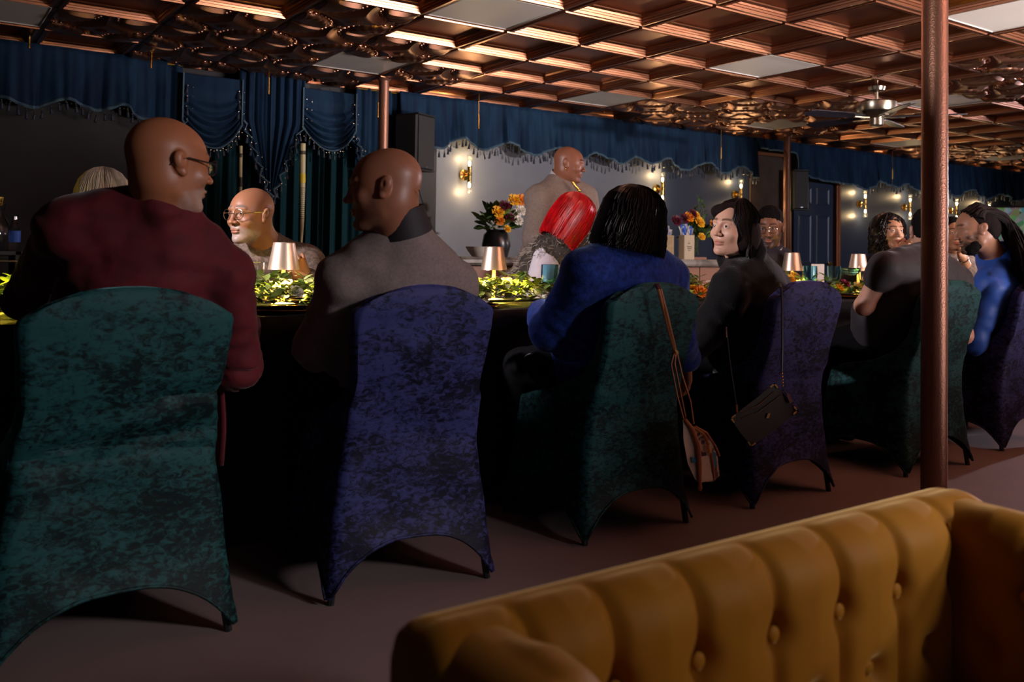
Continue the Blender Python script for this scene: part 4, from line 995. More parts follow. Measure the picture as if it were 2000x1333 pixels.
def head_tint(L, tone, st):
    """per-vertex skin colour in head coordinates: lips, brows, stubble, scalp"""
    x, y, z = np.abs(L[:, 0]), L[:, 1], L[:, 2]; T_ = np.ones((len(L), 3))*np.array(tone)
    def mixc(m, c): m = np.clip(m, 0, 1)[:, None]; T_[:] = T_*(1-m)+np.array(c)*m
    lip = np.clip(1.3-((x/.023)**2+((z+.068)/.0115)**2), 0, 1)*(y > .08)
    mixc(lip*st.get('lip_a', .6), st.get('lip', np.array(tone)*np.array([1.0, .55, .6])))
    if st.get('brow') is not None:
        bz = .031+.004*np.sin(np.clip((x-.01)/.04, 0, 1)*PI); m = np.clip(1.6-np.abs(z-bz)/.0042, 0, 1)*np.clip((x-.009)/.004, 0, 1)*np.clip((.052-x)/.006, 0, 1)*(y > .05)
        mixc(m*.85, st['brow'])
    if st.get('beard') is not None:
        n = .5+.5*noise3(L[:, 0]*30, L[:, 1]*30, L[:, 2]*30, 5, 2)
        jawm = np.clip((-.048-z-.25*np.clip(.085-y, 0, .1)+.0)/.012, 0, 1)*np.clip((y-.0)/.02, 0, 1)
        mus = np.clip(1.5-np.abs(z+.052)/.006, 0, 1)*np.clip((.034-x)/.008, 0, 1)*(y > .07)
        side = np.clip((x-.052)/.008, 0, 1)*np.clip((-.01-z)/.02, 0, 1)*np.clip((y-.005)/.02, 0, 1)*st.get('side', 1)
        m = np.maximum(np.maximum(jawm, mus), side)*(1-np.clip(lip*2, 0, 1))
        mixc(m*st.get('beard_a', .8)*(.6+.5*n), st['beard'])
    if st.get('scalp') is not None:
        m = np.clip((z-.03+.9*(-.02-np.minimum(y, .05))*-1*0)/.02, 0, 1)*0+np.clip((-y+.02+.0*z)/.03, 0, 1)*np.clip((z+.05)/.02, 0, 1)
        mixc(m*st.get('scalp_a', .3), st['scalp'])
    return T_
def hand(V, W, d, n, s=1., side=1, curl=.5, spread=.10):
    """palm, four fingers of different lengths and a thumb; d points along the hand, n out of the back of the hand"""
    d = np.array(d, float); d /= np.linalg.norm(d); n = np.array(n, float); n -= d*(n@d); n /= np.linalg.norm(n); sd = np.cross(d, n)*side
    W = np.array(W, float)
    for k in range(4):
        o_ = (k-1.5)*.020*s
        V.cap(W+sd*o_*.55+d*.01*s, W+sd*o_+d*.085*s, .017*s, .0125*s, .012*s)
        base = W+sd*o_+d*.088*s; L_ = [.072, .080, .076, .060][k]*s; a0 = 0; p = base; dirv = d+sd*(k-1.5)*spread; dirv /= np.linalg.norm(dirv)
        for q, fr in enumerate((.45, .30, .25)):
            a0 += curl*(.75 if q == 0 else 1.0); v = dirv*math.cos(a0)-n*math.sin(a0); p2 = p+v*L_*fr; V.cap(p, p2, (.0092-.0008*q)*s, (.0085-.0009*q)*s, .004*s); p = p2
    tb_ = W-sd*.026*s+d*.022*s; t1 = tb_-sd*.024*s+d*.030*s-n*.012*s; t2 = t1+d*.030*s-n*.014*s*(1+curl)+sd*.006*s; t3 = t2+d*.022*s-n*.010*s+sd*.012*s*curl
    V.cap(W-sd*.012*s+d*.01*s, tb_, .016*s, .014*s, .012*s); V.cap(tb_, t1, .013*s, .0105*s, .006*s); V.cap(t1, t2, .0105*s, .009*s, .004*s); V.cap(t2, t3, .009*s, .0078*s, .004*s)
def strands(paths, r0, r1, n=3):
    b = MB()
    for pts in paths:
        m = len(pts); b.tube(pts, [r0+(r1-r0)*i/(m-1) for i in range(m)], n, cap=False)
    return b
class Person:
    def __init__(s, label, base, HCn, face, tone, J, pitch=0, roll=0, hs=1., tface=90, sw=1., group=None, style=None, hfine=.0035):
        """J: joints N SL SR EL ER WL WR HL HR KL KR AL AR in world coordinates"""
        s.t = thing('person', base, label, 'person', group); s.C = np.array(HCn, float); s.R = frame(face, pitch, roll); s.hs = hs; s.J = {k: np.array(v, float) for k, v in J.items()}
        s.tone = np.array(tone); s.sw = sw; s.style = style or {}; s.hfine = hfine; s.tf = frame(tface)
        J = s.J; s.P = (J['HL']+J['HR'])/2; s.Mm = (J['SL']+J['SR'])/2
    def w(s, p): return s.C+s.R@(np.array(p, float)*s.hs)
    def torso(s, V, inf=0., arms=True, k=.05, cuff=1.0, belly=1., ua=1., bust=0):
        J = s.J; w_ = s.sw; P_, M_ = s.P, s.Mm; up = M_-P_; L_ = np.linalg.norm(up); up = up/L_; rt = J['SR']-J['SL']; rt -= up*(rt@up); rt /= np.linalg.norm(rt); fw = np.cross(up, rt)
        R = np.stack([rt, fw, up], 1); s.TR = R
        hw = np.linalg.norm(J['SR']-J['SL'])/2
        V.ell(P_+up*L_*.70, (hw*.86+inf, .118*w_+inf, .19+inf), R, k); V.ell(P_+up*L_*.36+fw*.015, (hw*.80*belly+inf, .125*w_*belly+inf, .17+inf), R, k); V.ell(P_+up*.02, (.175*w_+inf, .13*w_+inf, .14+inf), R, k)
        for a in ('SL', 'SR'):
            V.cap(M_+up*.005+(J[a]-M_)*.25, J[a]-up*.01, .072*w_+inf, .052*w_*ua+inf, k); V.cap(J['N']-up*.02, J['N']*.35+J[a]*.65+up*.005, .052+inf, .042+inf, k)
        if bust:
            for q in (-1, 1): V.ell(P_+up*L_*.62+fw*.10+rt*q*.075, (.065+inf,)*3, R, .04)
        if arms:
            for q in 'LR':
                S_, E_, W_ = J['S'+q], J['E'+q], J['W'+q]
                V.cap(S_-up*.012, E_, (.049*w_)*ua+inf, .043*ua+inf, .03)
                if cuff > 1: W2 = E_+(W_-E_)*min(1, cuff-1); V.cap(E_, W2, .043*ua+inf, .030+inf*1.1+(.013*(2-min(2, cuff))), .025)
    def legs(s, V, inf=0., k=.04):
        J = s.J
        for q in 'LR':
            V.cap(J['H'+q], J['K'+q], .088*s.sw+inf, .060+inf, k); V.cap(J['K'+q], J['A'+q], .058+inf, .040+inf, k)
    def bounds(s, pad=.16):
        A = np.stack(list(s.J.values())+[s.C]); lo = A.min(0)-pad; hi = A.max(0)+pad; hi[2] = max(hi[2], s.C[2]+.17); lo[2] = max(lo[2], .0); return lo, hi
    def body(s, fat=1., curlL=.5, curlR=.5, handL=None, handR=None, fine=(), hscale=1., eyes=True, neckr=.055, nose=1., jaw=1., ears=True):
        lo, hi = s.bounds(.22); m = .155*s.hs
        fines = [(s.C-m, s.C+m, s.hfine)]+[(J_-.12, J_+.12, .0048) for J_ in fine]
        V = Vol(lo, hi, .014, fines); J = s.J
        s.torso(V, 0, True, .05, 2.0); s.legs(V)
        for q in 'LR':
            A = J['A'+q]; tf = s.tf; V.cap(A+np.array([0, 0, -.05]), A+tf[:, 1]*.14+np.array([0, 0, -.055]), .035, .028, .03); 
        V.cap(J['N']-np.array([0, 0, .03]), s.w((0, -.012, -.055)), neckr*1.08, neckr, .035)
        V.cap(J['N'], s.w((0, -.035, -.03)), neckr*.9, neckr*.85, .03)
        add_head(V, s.C, s.R, s.hs, eyes, fat, ears=ears, nose=nose, jaw=jaw)
        dl = (J['WL']-J['EL']); dr = (J['WR']-J['ER'])
        hL = handL or (dl, (0, 0, 1)); hR = handR or (dr, (0, 0, 1))
        hand(V, J['WL'], hL[0], hL[1], hscale, -1, curlL); hand(V, J['WR'], hR[0], hR[1], hscale, 1, curlR)
        Vv, F = V.mesh(); L = (Vv-s.C)@s.R/s.hs
        col = head_tint(L, s.tone, s.style); far = np.linalg.norm(L, axis=1) > .19; col[far] = s.tone
        near = ~far
        s.body_o = np_obj('body', Vv, F, M_SKIN, s.t, col)
        if eyes:
            gz = s.style.get('gaze', (0, 1, 0)); gz = np.array(gz, float); gz /= np.linalg.norm(gz)
            for q in (-1, 1):
                b = MB(); b.ball((0, 0, 0), .0128*s.hs, 24); c = s.w((q*.031, .0772, .0055)); vv = np.array(b.v); gw = s.R@gz
                ang = np.degrees(np.arccos(np.clip((vv/np.linalg.norm(vv, axis=1)[:, None])@gw, -1, 1)))
                co = np.where(ang[:, None] < 14, np.array([[.005]*3]), np.where(ang[:, None] < 32, np.array([[.05, .022, .010]]), np.array([[.75, .70, .66]])))
                Fq = np.array([f for f in b.f]); o = np_obj('eye', vv+c, Fq, M_EYE, s.t, co)
        return s.body_o
    def garment(s, name, m, inf=.016, cuff=2.0, folds=.006, seed=0, fs=3.0, neck=None, collar=None, label=None, belly=1., ua=1., bust=0, extra=None, hem=None, fine=.010, k=.05, cut=None):
        lo, hi = s.bounds(.20); V = Vol(lo, hi, fine); s.torso(V, inf, True, k, cuff, belly, ua, bust)
        if hem is not None: s_ = s.P; V.half((s_[0], s_[1], hem), (0, 0, -1), .01, .6)
        if extra: extra(V)
        N_ = s.J['N']; up = s.TR[:, 2]
        if neck is not None: V.ell(N_+up*neck, (.066, .066, .055), s.TR, .01, 's')
        def disp(X, Y, Z):
            e = noise3(X*fs, Y*fs, Z*fs*1.3, seed, 3)*folds
            for q in 'LR':                               # creases gathering at the elbows
                E_ = s.J['E'+q]; r_ = np.sqrt((X-E_[0])**2+(Y-E_[1])**2+(Z-E_[2])**2); e = e+np.exp(-(r_/.10)**2)*folds*1.1*np.sin(r_*120+noise3(X*4, Y*4, Z*4, 3, 1)*2)
                E_ = s.J['S'+q]-s.TR[:, 2]*.08; r_ = np.sqrt((X-E_[0])**2+(Y-E_[1])**2+(Z-E_[2])**2); e = e+np.exp(-(r_/.11)**2)*folds*.6*np.sin(r_*75+noise3(X*3, Y*3, Z*3, 4, 1)*2)
            return e
        Vv, F = V.mesh(disp); o = np_obj(name, Vv, F, m, s.t)
        if label: o['label'] = label
        return o
    def trousers(s, m, inf=.012, seed=1):
        lo, hi = s.bounds(.2); hi[2] = s.P[2]+.2; lo[2] = 0.02; V = Vol(lo, hi, .014)
        V.ell(s.P+np.array([0, 0, .01]), (.18*s.sw+inf, .14*s.sw+inf, .13), s.tf, .04); s.legs(V, inf)
        Vv, F = V.mesh(lambda X, Y, Z: noise3(X*3, Y*3, Z*3, seed, 2)*.006); return np_obj('trousers', Vv, F, m, s.t)
    def shoes(s, m):
        for q in 'LR':
            A = s.J['A'+q]; V = Vol(A-np.array([.22, .22, .12]), A+np.array([.22, .22, .06]), .009); V.cap(A+np.array([0, 0, -.045]), A+s.tf[:, 1]*.15+np.array([0, 0, -.055]), .045, .036, .03); V.half((A[0], A[1], .006), (0, 0, -1), .004, .4)
            Vv, F = V.mesh(); np_obj('shoe', Vv, F, m, s.t)
    def shell(s, name, m, prims, cuts=(), disp=None, fine=.004, pad=.20, k=.02):
        V = Vol(s.C-pad*s.hs, s.C+pad*s.hs, fine)
        for c, r in prims: V.ell(s.w(c), np.array(r)*s.hs, s.R, k)
        for c, r in cuts: V.ell(s.w(c), np.array(r)*s.hs, s.R, .01, 's')
        mu = bpy.data.materials.get(m.name+'_under')
        if mu is None: mu = m.copy(); mu.name = m.name+'_under'; I_ = mu.node_tree.nodes['Principled BSDF'].inputs; I_['Roughness'].default_value = .9; I_['Specular IOR Level'].default_value = .1
        Vv, F = V.mesh(disp); return np_obj(name, Vv, F, mu, s.t)
    def glasses(s, m, lensm, rx=.024, rz=.021, square=0, tilt=0):
        b = MB(); g_ = []
        for q in (-1, 1):
            pts = []
            for k in range(25):
                a = 2*PI*k/24; ex = 1 if not square else (1/max(abs(math.cos(a)), abs(math.sin(a)))**.45)
                pts.append(s.w((q*.033+rx*math.cos(a)*ex, .103-.0055*abs(math.cos(a))*(1 if q*math.cos(a) > 0 else 0), .000+rz*math.sin(a)*ex)))
            b.tube(pts, .0013*s.hs, 6, cap=False); g_.append(pts)
        b.tube([s.w((-.010, .105, .004)), s.w((0, .110, .007)), s.w((.010, .105, .004))], .0014*s.hs, 6)
        for q in (-1, 1): b.tube([s.w((q*.057, .097, .004)), s.w((q*.072, .085, .006)), s.w((q*.083, .01, .010)), s.w((q*.084, -.012, .004)), s.w((q*.078, -.03, -.012))], [.0014, .0022, .0022, .0022, .002], 6)
        o = obj('glasses', b, m, s.t, world=True)
        for pts in g_:
            b = MB(); c = sum(np.array(p) for p in pts[:-1])/24; b.add([c]+pts[:-1], [(0, i+1, (i+1) % 24+1) for i in range(24)]); l = obj('lens', b, lensm, None, smooth=False); l.parent = o
            l.data.transform(Matrix.Translation(-s.t.location))
        return o
M_GLF = mat('wire_frame', (.7, .62, .5), .2, 1.); M_GLD = mat('dark_frame', (.03, .022, .02), .3); M_LENS = mat('lens', (1, 1, 1), .02, trans=1, ior=1.08, alpha=.35, spec=.9)

def seated(base, SL, SR, N, EL, ER, WL, WR, face=90, foot=.0, seat=.50, hipw=.10, kn=.31):
    """pelvis on the seat at base, legs bent under the table"""
    tf = frame(face); r_, f_ = tf[:, 0], tf[:, 1]; b_ = np.array([base[0], base[1], 0.])
    J = dict(SL=SL, SR=SR, N=N, EL=EL, ER=ER, WL=WL, WR=WR)
    for q, sg in (('L', -1), ('R', 1)):
        J['H'+q] = b_+r_*sg*hipw+np.array([0, 0, seat+.09]); J['K'+q] = J['H'+q]+f_*kn+r_*sg*.04+np.array([0, 0, -.05]); J['A'+q] = np.array([*(J['K'+q]+f_*foot)[:2], .10])
    return J
def bob(p, m, n, L_, rx=.088, ry=.106, part=0.0, face_gap=50, wav=.0, r0=.0022, seed=0, name='hair_strands', inward=.02, top=.122, bangs=0, amp_l=1.0):
    """strands from the parting over the crown and down to the ends"""
    rs = random.Random(seed); paths = []
    for i in range(n):
        az = rs.uniform(face_gap, 360-face_gap) if rs.random() > bangs else rs.uniform(-face_gap, face_gap)
        a = math.radians(az); l = L_*rs.uniform(.80, 1.07)*(amp_l if abs(az-180) < 90 else 1); pts = []; k_ = rs.uniform(.93, 1.08); ph = rs.uniform(0, 6.28)
        for q in range(11):
            t_ = q/10
            if t_ < .45:
                e = t_/.45*PI/2; rr = math.sin(e); z = .028+(top-.028)*math.cos(e)
            else:
                e = (t_-.45)/.55; rr = 1+.06*math.sin(e*PI)-inward*8*e*e*.5; z = .028-(l+.028)*e
            x = rr*rx*math.sin(a)*k_+part*(1-rr)*1.0; y = -.018+rr*ry*math.cos(a)*k_*(1 if math.cos(a) < 0 else .9)
            x += wav*math.sin(t_*13+ph)*t_; y += wav*math.cos(t_*11+ph*1.7)*t_
            pts.append(p.w((x, y, z)))
        paths.append(pts)
    o = obj(name, strands(paths, r0*p.hs, r0*.5*p.hs), m, p.t, world=True); tag(o, kind='stuff'); return o

# ------------------------------------------------------------------ the diners
M_BURG = mat('burgundy_plaid_wool', (.105, .012, .016), .75, sheen=.2, noise=((.078, .011, .015), 14, .4, .6), bump=(300, .3, .001), spec=.2)
M_GREYS = mat('grey_taupe_knit', (.20, .155, .145), .85, sheen=.3, noise=((.16, .125, .12), 120, .35, .65), bump=(260, .35, .0015), spec=.15)
M_BLUES = mat('royal_blue_chenille', (.014, .036, .22), .8, sheen=.55, sheen_tint=(.4, .6, 1), noise=((.006, .016, .10), 45, .35, .65), bump=(160, .6, .003), spec=.15)
M_BLKF = mat('black_fuzzy_knit', (.006, .006, .007), .8, sheen=.35, bump=(140, .6, .004), spec=.15)
M_BLKS = mat('charcoal_shirt', (.022, .020, .025), .7, sheen=.2, bump=(200, .2, .001))
M_TROU = mat('black_trousers', (.004, .004, .005), .9, spec=.1)
M_BLAZ = mat('brown_tweed', (.20, .145, .115), .8, noise=((.10, .075, .06), 60, .4, .6), bump=(200, .4, .001), spec=.2)
M_TAUP = mat('taupe_sweater', (.24, .185, .155), .85, noise=((.20, .155, .13), 90, .4, .6), bump=(180, .4, .002), spec=.15)
M_WHT = mat('white_blouse', (.62, .58, .66), .7); M_VEST = mat('fur_under', (.045, .035, .03), .9)
M_FUR = mat('grey_brown_fur', (.55, .48, .40), .6, noise=((.05, .04, .03), 25, .45, .6))
M_BLSH = mat('bright_blue_shirt', (.015, .085, .42), .55, sheen=.15, bump=(150, .15, .001)); M_DSH = mat('dark_navy_top', (.012, .014, .03), .7)
M_SHOE = mat('black_leather_shoe', (.008, .008, .008), .3)
M_COLL = mat('black_polo_collar', (.012, .008, .012), .7, bump=(200, .2, .001)); M_SHIRTW = mat('pale_shirt', (.50, .48, .50), .6)
def collar(p, m, r=.070, h=.045, tilt=(0, 0), up=0.0, name='collar', fw=0.0, lean=.6):
    b = MB(); N_ = p.J['N']; R = p.TR; ax = (p.w((0, -.02, -.06))-N_); ax /= np.linalg.norm(ax); ax = ax+np.array([0, 0, lean]); ax /= np.linalg.norm(ax); f = p.tf[:, 1]; f = f-ax*(f@ax); f /= np.linalg.norm(f); rt = np.cross(f, ax)
    vs = []; n = 40; prof = [(r*1.18, -.035), (r*1.10, -.01), (r*1.02, h*.55), (r*.98, h), (r*.93, h*1.02), (r*.90, h*.6), (r*.92, -.01)]
    for rr, z in prof:
        for k in range(n):
            a = 2*PI*k/n; dip = -.018*math.cos(a)*(1 if z > 0 else .4); vs.append(N_+ax*(z+up+dip)+rt*(rr*math.sin(a))+f*(rr*1.08*math.cos(a)+fw))
    fs = [(i*n+k, i*n+(k+1) % n, (i+1)*n+(k+1) % n, (i+1)*n+k) for i in range(len(prof)-1) for k in range(n)]
    b.add(vs, fs); return obj(name, b, m, p.t, world=True)
def base_of(x, y): return (float(x), float(y), 0.0)

# man in the burgundy jacket
J = seated((.46, 2.58), P(143, 436, 2.20), P(438, 523, 2.36), P(305, 408, 2.27), P(62, 575, 2.50), P(458, 712, 2.46), P(110, 608, 2.86), P(470, 628, 2.88))
p = Person('bald man in a burgundy plaid jacket and dark glasses, seen from behind at far left', base_of(.46, 2.58), P(331, 319, 2.24), 12, (.37, .135, .062), J, pitch=-4, roll=0, hs=1.0, style=dict(beard=(.45, .38, .34), beard_a=.5, side=.3, brow=(.08, .05, .04)))
p.body(neckr=.066, curlL=.4, curlR=.4)
def ex(V):
    N_ = J['N']
    V.cap(N_+p.TR[:, 0]*-.075-p.TR[:, 1]*.01, N_-p.TR[:, 1]*.075+p.TR[:, 2]*.02, .026, .028, .03); V.cap(N_+p.TR[:, 0]*.08, N_-p.TR[:, 1]*.07+p.TR[:, 2]*.015, .026, .028, .03)
p.garment('jacket', M_BURG, inf=.026, cuff=1.92, folds=.011, seed=11, fs=3.2, extra=ex, ua=1.0, fine=.009)
collar(p, M_BURG, r=.080, h=.038, name='jacket_collar'); collar(p, M_SHIRTW, r=.074, h=.046, name='shirt_collar')
p.trousers(M_TROU); p.shoes(M_SHOE); p.glasses(M_GLD, M_LENS, .025, .019, square=1)
b = MB(); b.grid(lambda u, v: tuple(P(408+28*u+6*math.sin(v*3), 745+165*v, 2.50)+np.array([0, .02*math.sin(u*PI), 0])), 6, 10); o = obj('jacket_tail', b, M_BURG, p.t, world=True); o.modifiers.new('thick', 'SOLIDIFY').thickness = .008

# man in the grey sweater
J = seated((1.30, 2.58), P(672, 540, 2.55), P(888, 552, 2.74), P(784, 452, 2.59), P(618, 680, 2.68), P(905, 650, 2.98), P(655, 640, 3.08), P(860, 620, 3.25))
p = Person('bald man in a grey sweater with black collar, back turned, face in left profile', base_of(1.30, 2.58), P(750, 366, 2.54), 149, (.27, .105, .058), J, pitch=-5, hs=.985, sw=1.05, style=dict(beard=(.05, .035, .03), beard_a=.45, brow=(.03, .02, .015)))
p.body(neckr=.066, fat=1.03)
p.garment('sweater', M_GREYS, inf=.022, cuff=1.95, folds=.008, seed=12, fs=2.6, ua=1.0, belly=1.08, fine=.009)
collar(p, M_COLL, r=.076, h=.034, name='polo_collar', lean=.9, up=.03); p.trousers(M_TROU); p.shoes(M_SHOE)
b = MB(); b.tube([P(818, 371, 2.50), P(822, 385, 2.53), P(828, 402, 2.56)], .0012, 5); obj('earpiece_wire', b, M_BLACK, p.t, world=True)

# woman in the blue sweater
J = seated((2.20, 2.60), P(1148, 528, 3.08), P(1305, 540, 3.34), P(1235, 488, 3.22), P(1075, 645, 3.22), P(1325, 655, 3.40), P(1058, 612, 3.62), P(1340, 700, 3.52))
p = Person('woman in a fuzzy royal blue sweater with dark chin-length hair, seen from behind', base_of(2.20, 2.60), P(1233, 424, 3.20), 62, (.50, .27, .19), J, roll=11, hs=.96, sw=.98)
p.body(fine=[J['WR']], handR=((.1, .1, -1), (.9, -.3, 0)), curlR=.35, ears=False)
p.garment('sweater', M_BLUES, inf=.026, cuff=1.93, folds=.007, seed=13, fs=2.4, ua=1.15, belly=1.05, fine=.009)
p.trousers(M_TROU); p.shoes(M_SHOE); collar(p, M_BLUES, r=.076, h=.02, name='neck_band')
hm = hairmat('black_brown_hair', (.020, .011, .010), .36)
p.shell('hair', hm, [((0, -.025, .025), (.096, .112, .098)), ((0, -.035, -.05), (.112, .092, .085)), ((.0, -.03, -.09), (.122, .092, .045))], [((0, .11, -.04), (.08, .07, .15))], k=.03)
bob(p, hm, 2600, .125, .112, .124, seed=5, r0=.0022, inward=-.045, wav=.007, amp_l=1.0)

# woman in black
J = seated((3.02, 2.62), P(1428, 556, 3.62), P(1510, 560, 3.95), P(1455, 505, 3.80), P(1388, 640, 3.70), P(1525, 650, 4.05), P(1352, 690, 3.66), P(1480, 640, 4.25), face=100)
wb_ = Person('woman in a black fuzzy turtleneck with dark hair, turned toward the camera', base_of(3.02, 2.62), P(1430, 447, 3.72), 186, (.66, .385, .275), J, pitch=3, roll=-4, hs=.955, tface=110, sw=.92, style=dict(brow=(.10, .055, .035), lip=(.50, .17, .14), lip_a=.8, gaze=(.03, 1, -.07)), hfine=.0026); p = wb_
p.body(nose=.95, fat=.97, jaw=.93, curlL=.5, ears=False)
def ex(V):
    N_ = J['N']; ax = (p.w((0, -.02, -.07))-N_); ax = ax/np.linalg.norm(ax); f = frame(160)[:, 1]; f = f-ax*(f@ax); f /= np.linalg.norm(f); r_ = np.cross(f, ax)
    for k in range(14):
        a, b2 = 2*PI*k/14, 2*PI*(k+1)/14; V.cap(N_+ax*.034+r_*.070*math.sin(a)+f*.078*math.cos(a), N_+ax*.034+r_*.070*math.sin(b2)+f*.078*math.cos(b2), .030, .030, .012)
p.garment('turtleneck_sweater', M_BLKF, inf=.024, cuff=1.93, folds=.008, seed=14, fs=3, ua=1.15, extra=ex, fine=.009)
p.trousers(M_TROU); p.shoes(M_SHOE)
hm = hairmat('dark_brown_hair', (.020, .013, .012), .32)
p.shell('hair', hm, [((.0, -.03, .030), (.092, .104, .096)), ((.040, .030, .072), (.046, .056, .032)), ((-.05, -.035, -.035), (.052, .075, .075)), ((.05, -.035, -.035), (.052, .075, .075)), ((0, -.06, -.03), (.09, .055, .085))], [((0, .112, -.03), (.068, .075, .100)), ((0, .12, -.06), (.085, .08, .12))], k=.03, fine=.0035)
# side-swept strands: parted at her left, over the brow and down both sides
rs = random.Random(9); paths = []
for i in range(1500):
    sd = rs.random(); az = math.radians(rs.uniform(28, 332)); L_ = .118*rs.uniform(.85, 1.06); kx = rs.uniform(.98, 1.10); lift = rs.uniform(0, .012); pts = []
    for q in range(12):
        t_ = q/11
        if t_ < .45: e = t_/.45*PI/2; rr = math.sin(e); z = .030+(.098+lift)*math.cos(e)
        else: e = (t_-.45)/.55; rr = 1+.07*math.sin(e*PI)-.06*e*e; z = .030-(L_+.03)*e
        x = rr*.088*math.sin(az)*kx-.030*(1-rr)+.010*math.sin(e*PI if t_ < .45 else 0); y = -.022+rr*.102*math.cos(az)*kx
        if math.cos(az) > .2 and t_ >= .45:                     # front locks sweep back off the face
            x += math.copysign(.030*e*math.cos(az), math.sin(az)); y -= .085*e*math.cos(az)*1.3
        pts.append(p.w((x, y, z)))
    paths.append(pts)
o = obj('hair_strands', strands(paths, .0018, .0008), hm, p.t, world=True); tag(o, kind='stuff')

# man in the charcoal shirt behind the large column
J = seated((4.10, 2.60), P(1730, 520, 4.14), P(1868, 545, 4.45), P(1805, 500, 4.30), P(1688, 598, 4.22), P(1882, 655, 4.42), P(1720, 590, 4.60), P(1850, 640, 4.72))
p = Person('short-haired man in a charcoal short-sleeved shirt, mostly hidden by the large column', base_of(4.10, 2.60), P(1812, 452, 4.40), 48, (.56, .31, .22), J, hs=1.0, sw=1.05)
p.body(curlL=.4, curlR=.4)
def ex(V):
    for q, fr in (('L', .30), ('R', .45)): S_, E_ = J['S'+q], J['E'+q]; V.cap(S_-np.array([0, 0, .01]), S_+(E_-S_)*fr, .074, .076, .03)
lo, hi = p.bounds(.2); V = Vol(lo, hi, .010); p.torso(V, .022, False, .05, 1, 1.05); ex(V)
Vv, F = V.mesh(lambda X, Y, Z: noise3(X*2.6, Y*2.6, Z*3, 15, 3)*.006); np_obj('shirt', Vv, F, M_BLKS, p.t)
collar(p, M_BLKS, r=.072, h=.03); p.trousers(M_TROU); p.shoes(M_SHOE)
hs_ = hairmat('short_black_hair', (.008, .007, .007), .9, .15)
p.shell('hair', hs_, [((0, -.022, .038), (.080, .100, .086)), ((0, -.05, -.005), (.074, .068, .06))], [((0, .12, -.03), (.09, .075, .115))], disp=lambda X, Y, Z: noise3(X*60, Y*60, Z*60, 3, 1)*.0018, fine=.0035)

# man with dreadlocks
J = seated((5.08, 2.62), P(1935, 560, 4.72), P(2035, 600, 5.05), P(1945, 500, 4.85), P(1900, 668, 4.78), P(2050, 720, 5.15), P(1880, 655, 5.10), P(1985, 690, 5.30), face=105)
p = Person('man with long dreadlocks and a beard in a bright blue shirt, eyes lowered', base_of(5.08, 2.62), P(1906, 447, 4.75), 138, (.36, .185, .115), J, pitch=-12, hs=1.03, tface=115, sw=1.05, style=dict(brow=(.03, .02, .015), lip=(.34, .14, .11), beard=(.015, .010, .008), beard_a=.9))
p.body(eyes=False, nose=1.15, curlL=.4)
p.garment('shirt', M_BLSH, inf=.022, cuff=1.92, folds=.008, seed=16, fs=2.6, ua=1.15, fine=.010)
collar(p, M_BLSH, r=.078, h=.035); p.trousers(M_TROU); p.shoes(M_SHOE)
p.shell('beard', hs_, [((0, .050, -.098), (.040, .037, .026)), ((0, .045, -.110), (.034, .034, .022)), ((-.03, .05, -.092), (.022, .03, .022)), ((.03, .05, -.092), (.022, .03, .022)), ((-.048, .03, -.075), (.014, .028, .03)), ((.048, .03, -.075), (.014, .028, .03))], [((0, .10, -.066), (.03, .03, .012))], disp=lambda X, Y, Z: noise3(X*50, Y*50, Z*50, 3, 2)*.0015, fine=.004)
hd = hairmat('dreadlocks', (.016, .012, .012), .8, .25)
p.shell('hair', hd, [((0, -.025, .033), (.079, .098, .085)), ((0, -.06, -.01), (.072, .06, .07))], [((0, .125, -.02), (.085, .075, .105))], fine=.004)
rs = random.Random(4); paths = []
for i in range(230):
    th = rs.uniform(-2.1, 2.1); ph = rs.uniform(.15, 1.0); sx = math.sin(th)
    start = np.array([.086*math.sin(th), .058*math.cos(th)*(1 if abs(th) < 1.6 else .3)-.012, .045+.055*math.cos(th)*ph+.01]); k_ = rs.uniform(.96, 1.12)
    crown = np.array([.062*math.sin(th)*k_, -.045, .112*k_-.045*abs(math.sin(th))**2]); back = np.array([.045*sx+rs.uniform(-.02, .02), -.128*k_, rs.uniform(.0, .05)]); tail = np.array([.055*sx+rs.uniform(-.03, .03), -.17+rs.uniform(-.03, .02), -.11]); end = np.array([.07*sx+rs.uniform(-.04, .04), -.185+rs.uniform(-.04, .03), -rs.uniform(.25, .40)])
    C_ = [start, start*.4+crown*.6+np.array([0, 0, .012]), crown, back, tail, end]; pts = []
    for q in range(16):
        f_ = q/15*(len(C_)-1); j_ = min(int(f_), len(C_)-2); u = f_-j_; pp = [C_[max(j_-1, 0)], C_[j_], C_[j_+1], C_[min(j_+2, len(C_)-1)]]
        v = .5*((2*pp[1])+(-pp[0]+pp[2])*u+(2*pp[0]-5*pp[1]+4*pp[2]-pp[3])*u*u+(-pp[0]+3*pp[1]-3*pp[2]+pp[3])*u**3); pts.append(p.w(v+np.array([rs.uniform(-.001, .001)]*3)))
    paths.append(pts)
o = obj('dreadlocks', strands(paths, .0052, .0042, 6), hd, p.t, world=True); tag(o, kind='stuff')

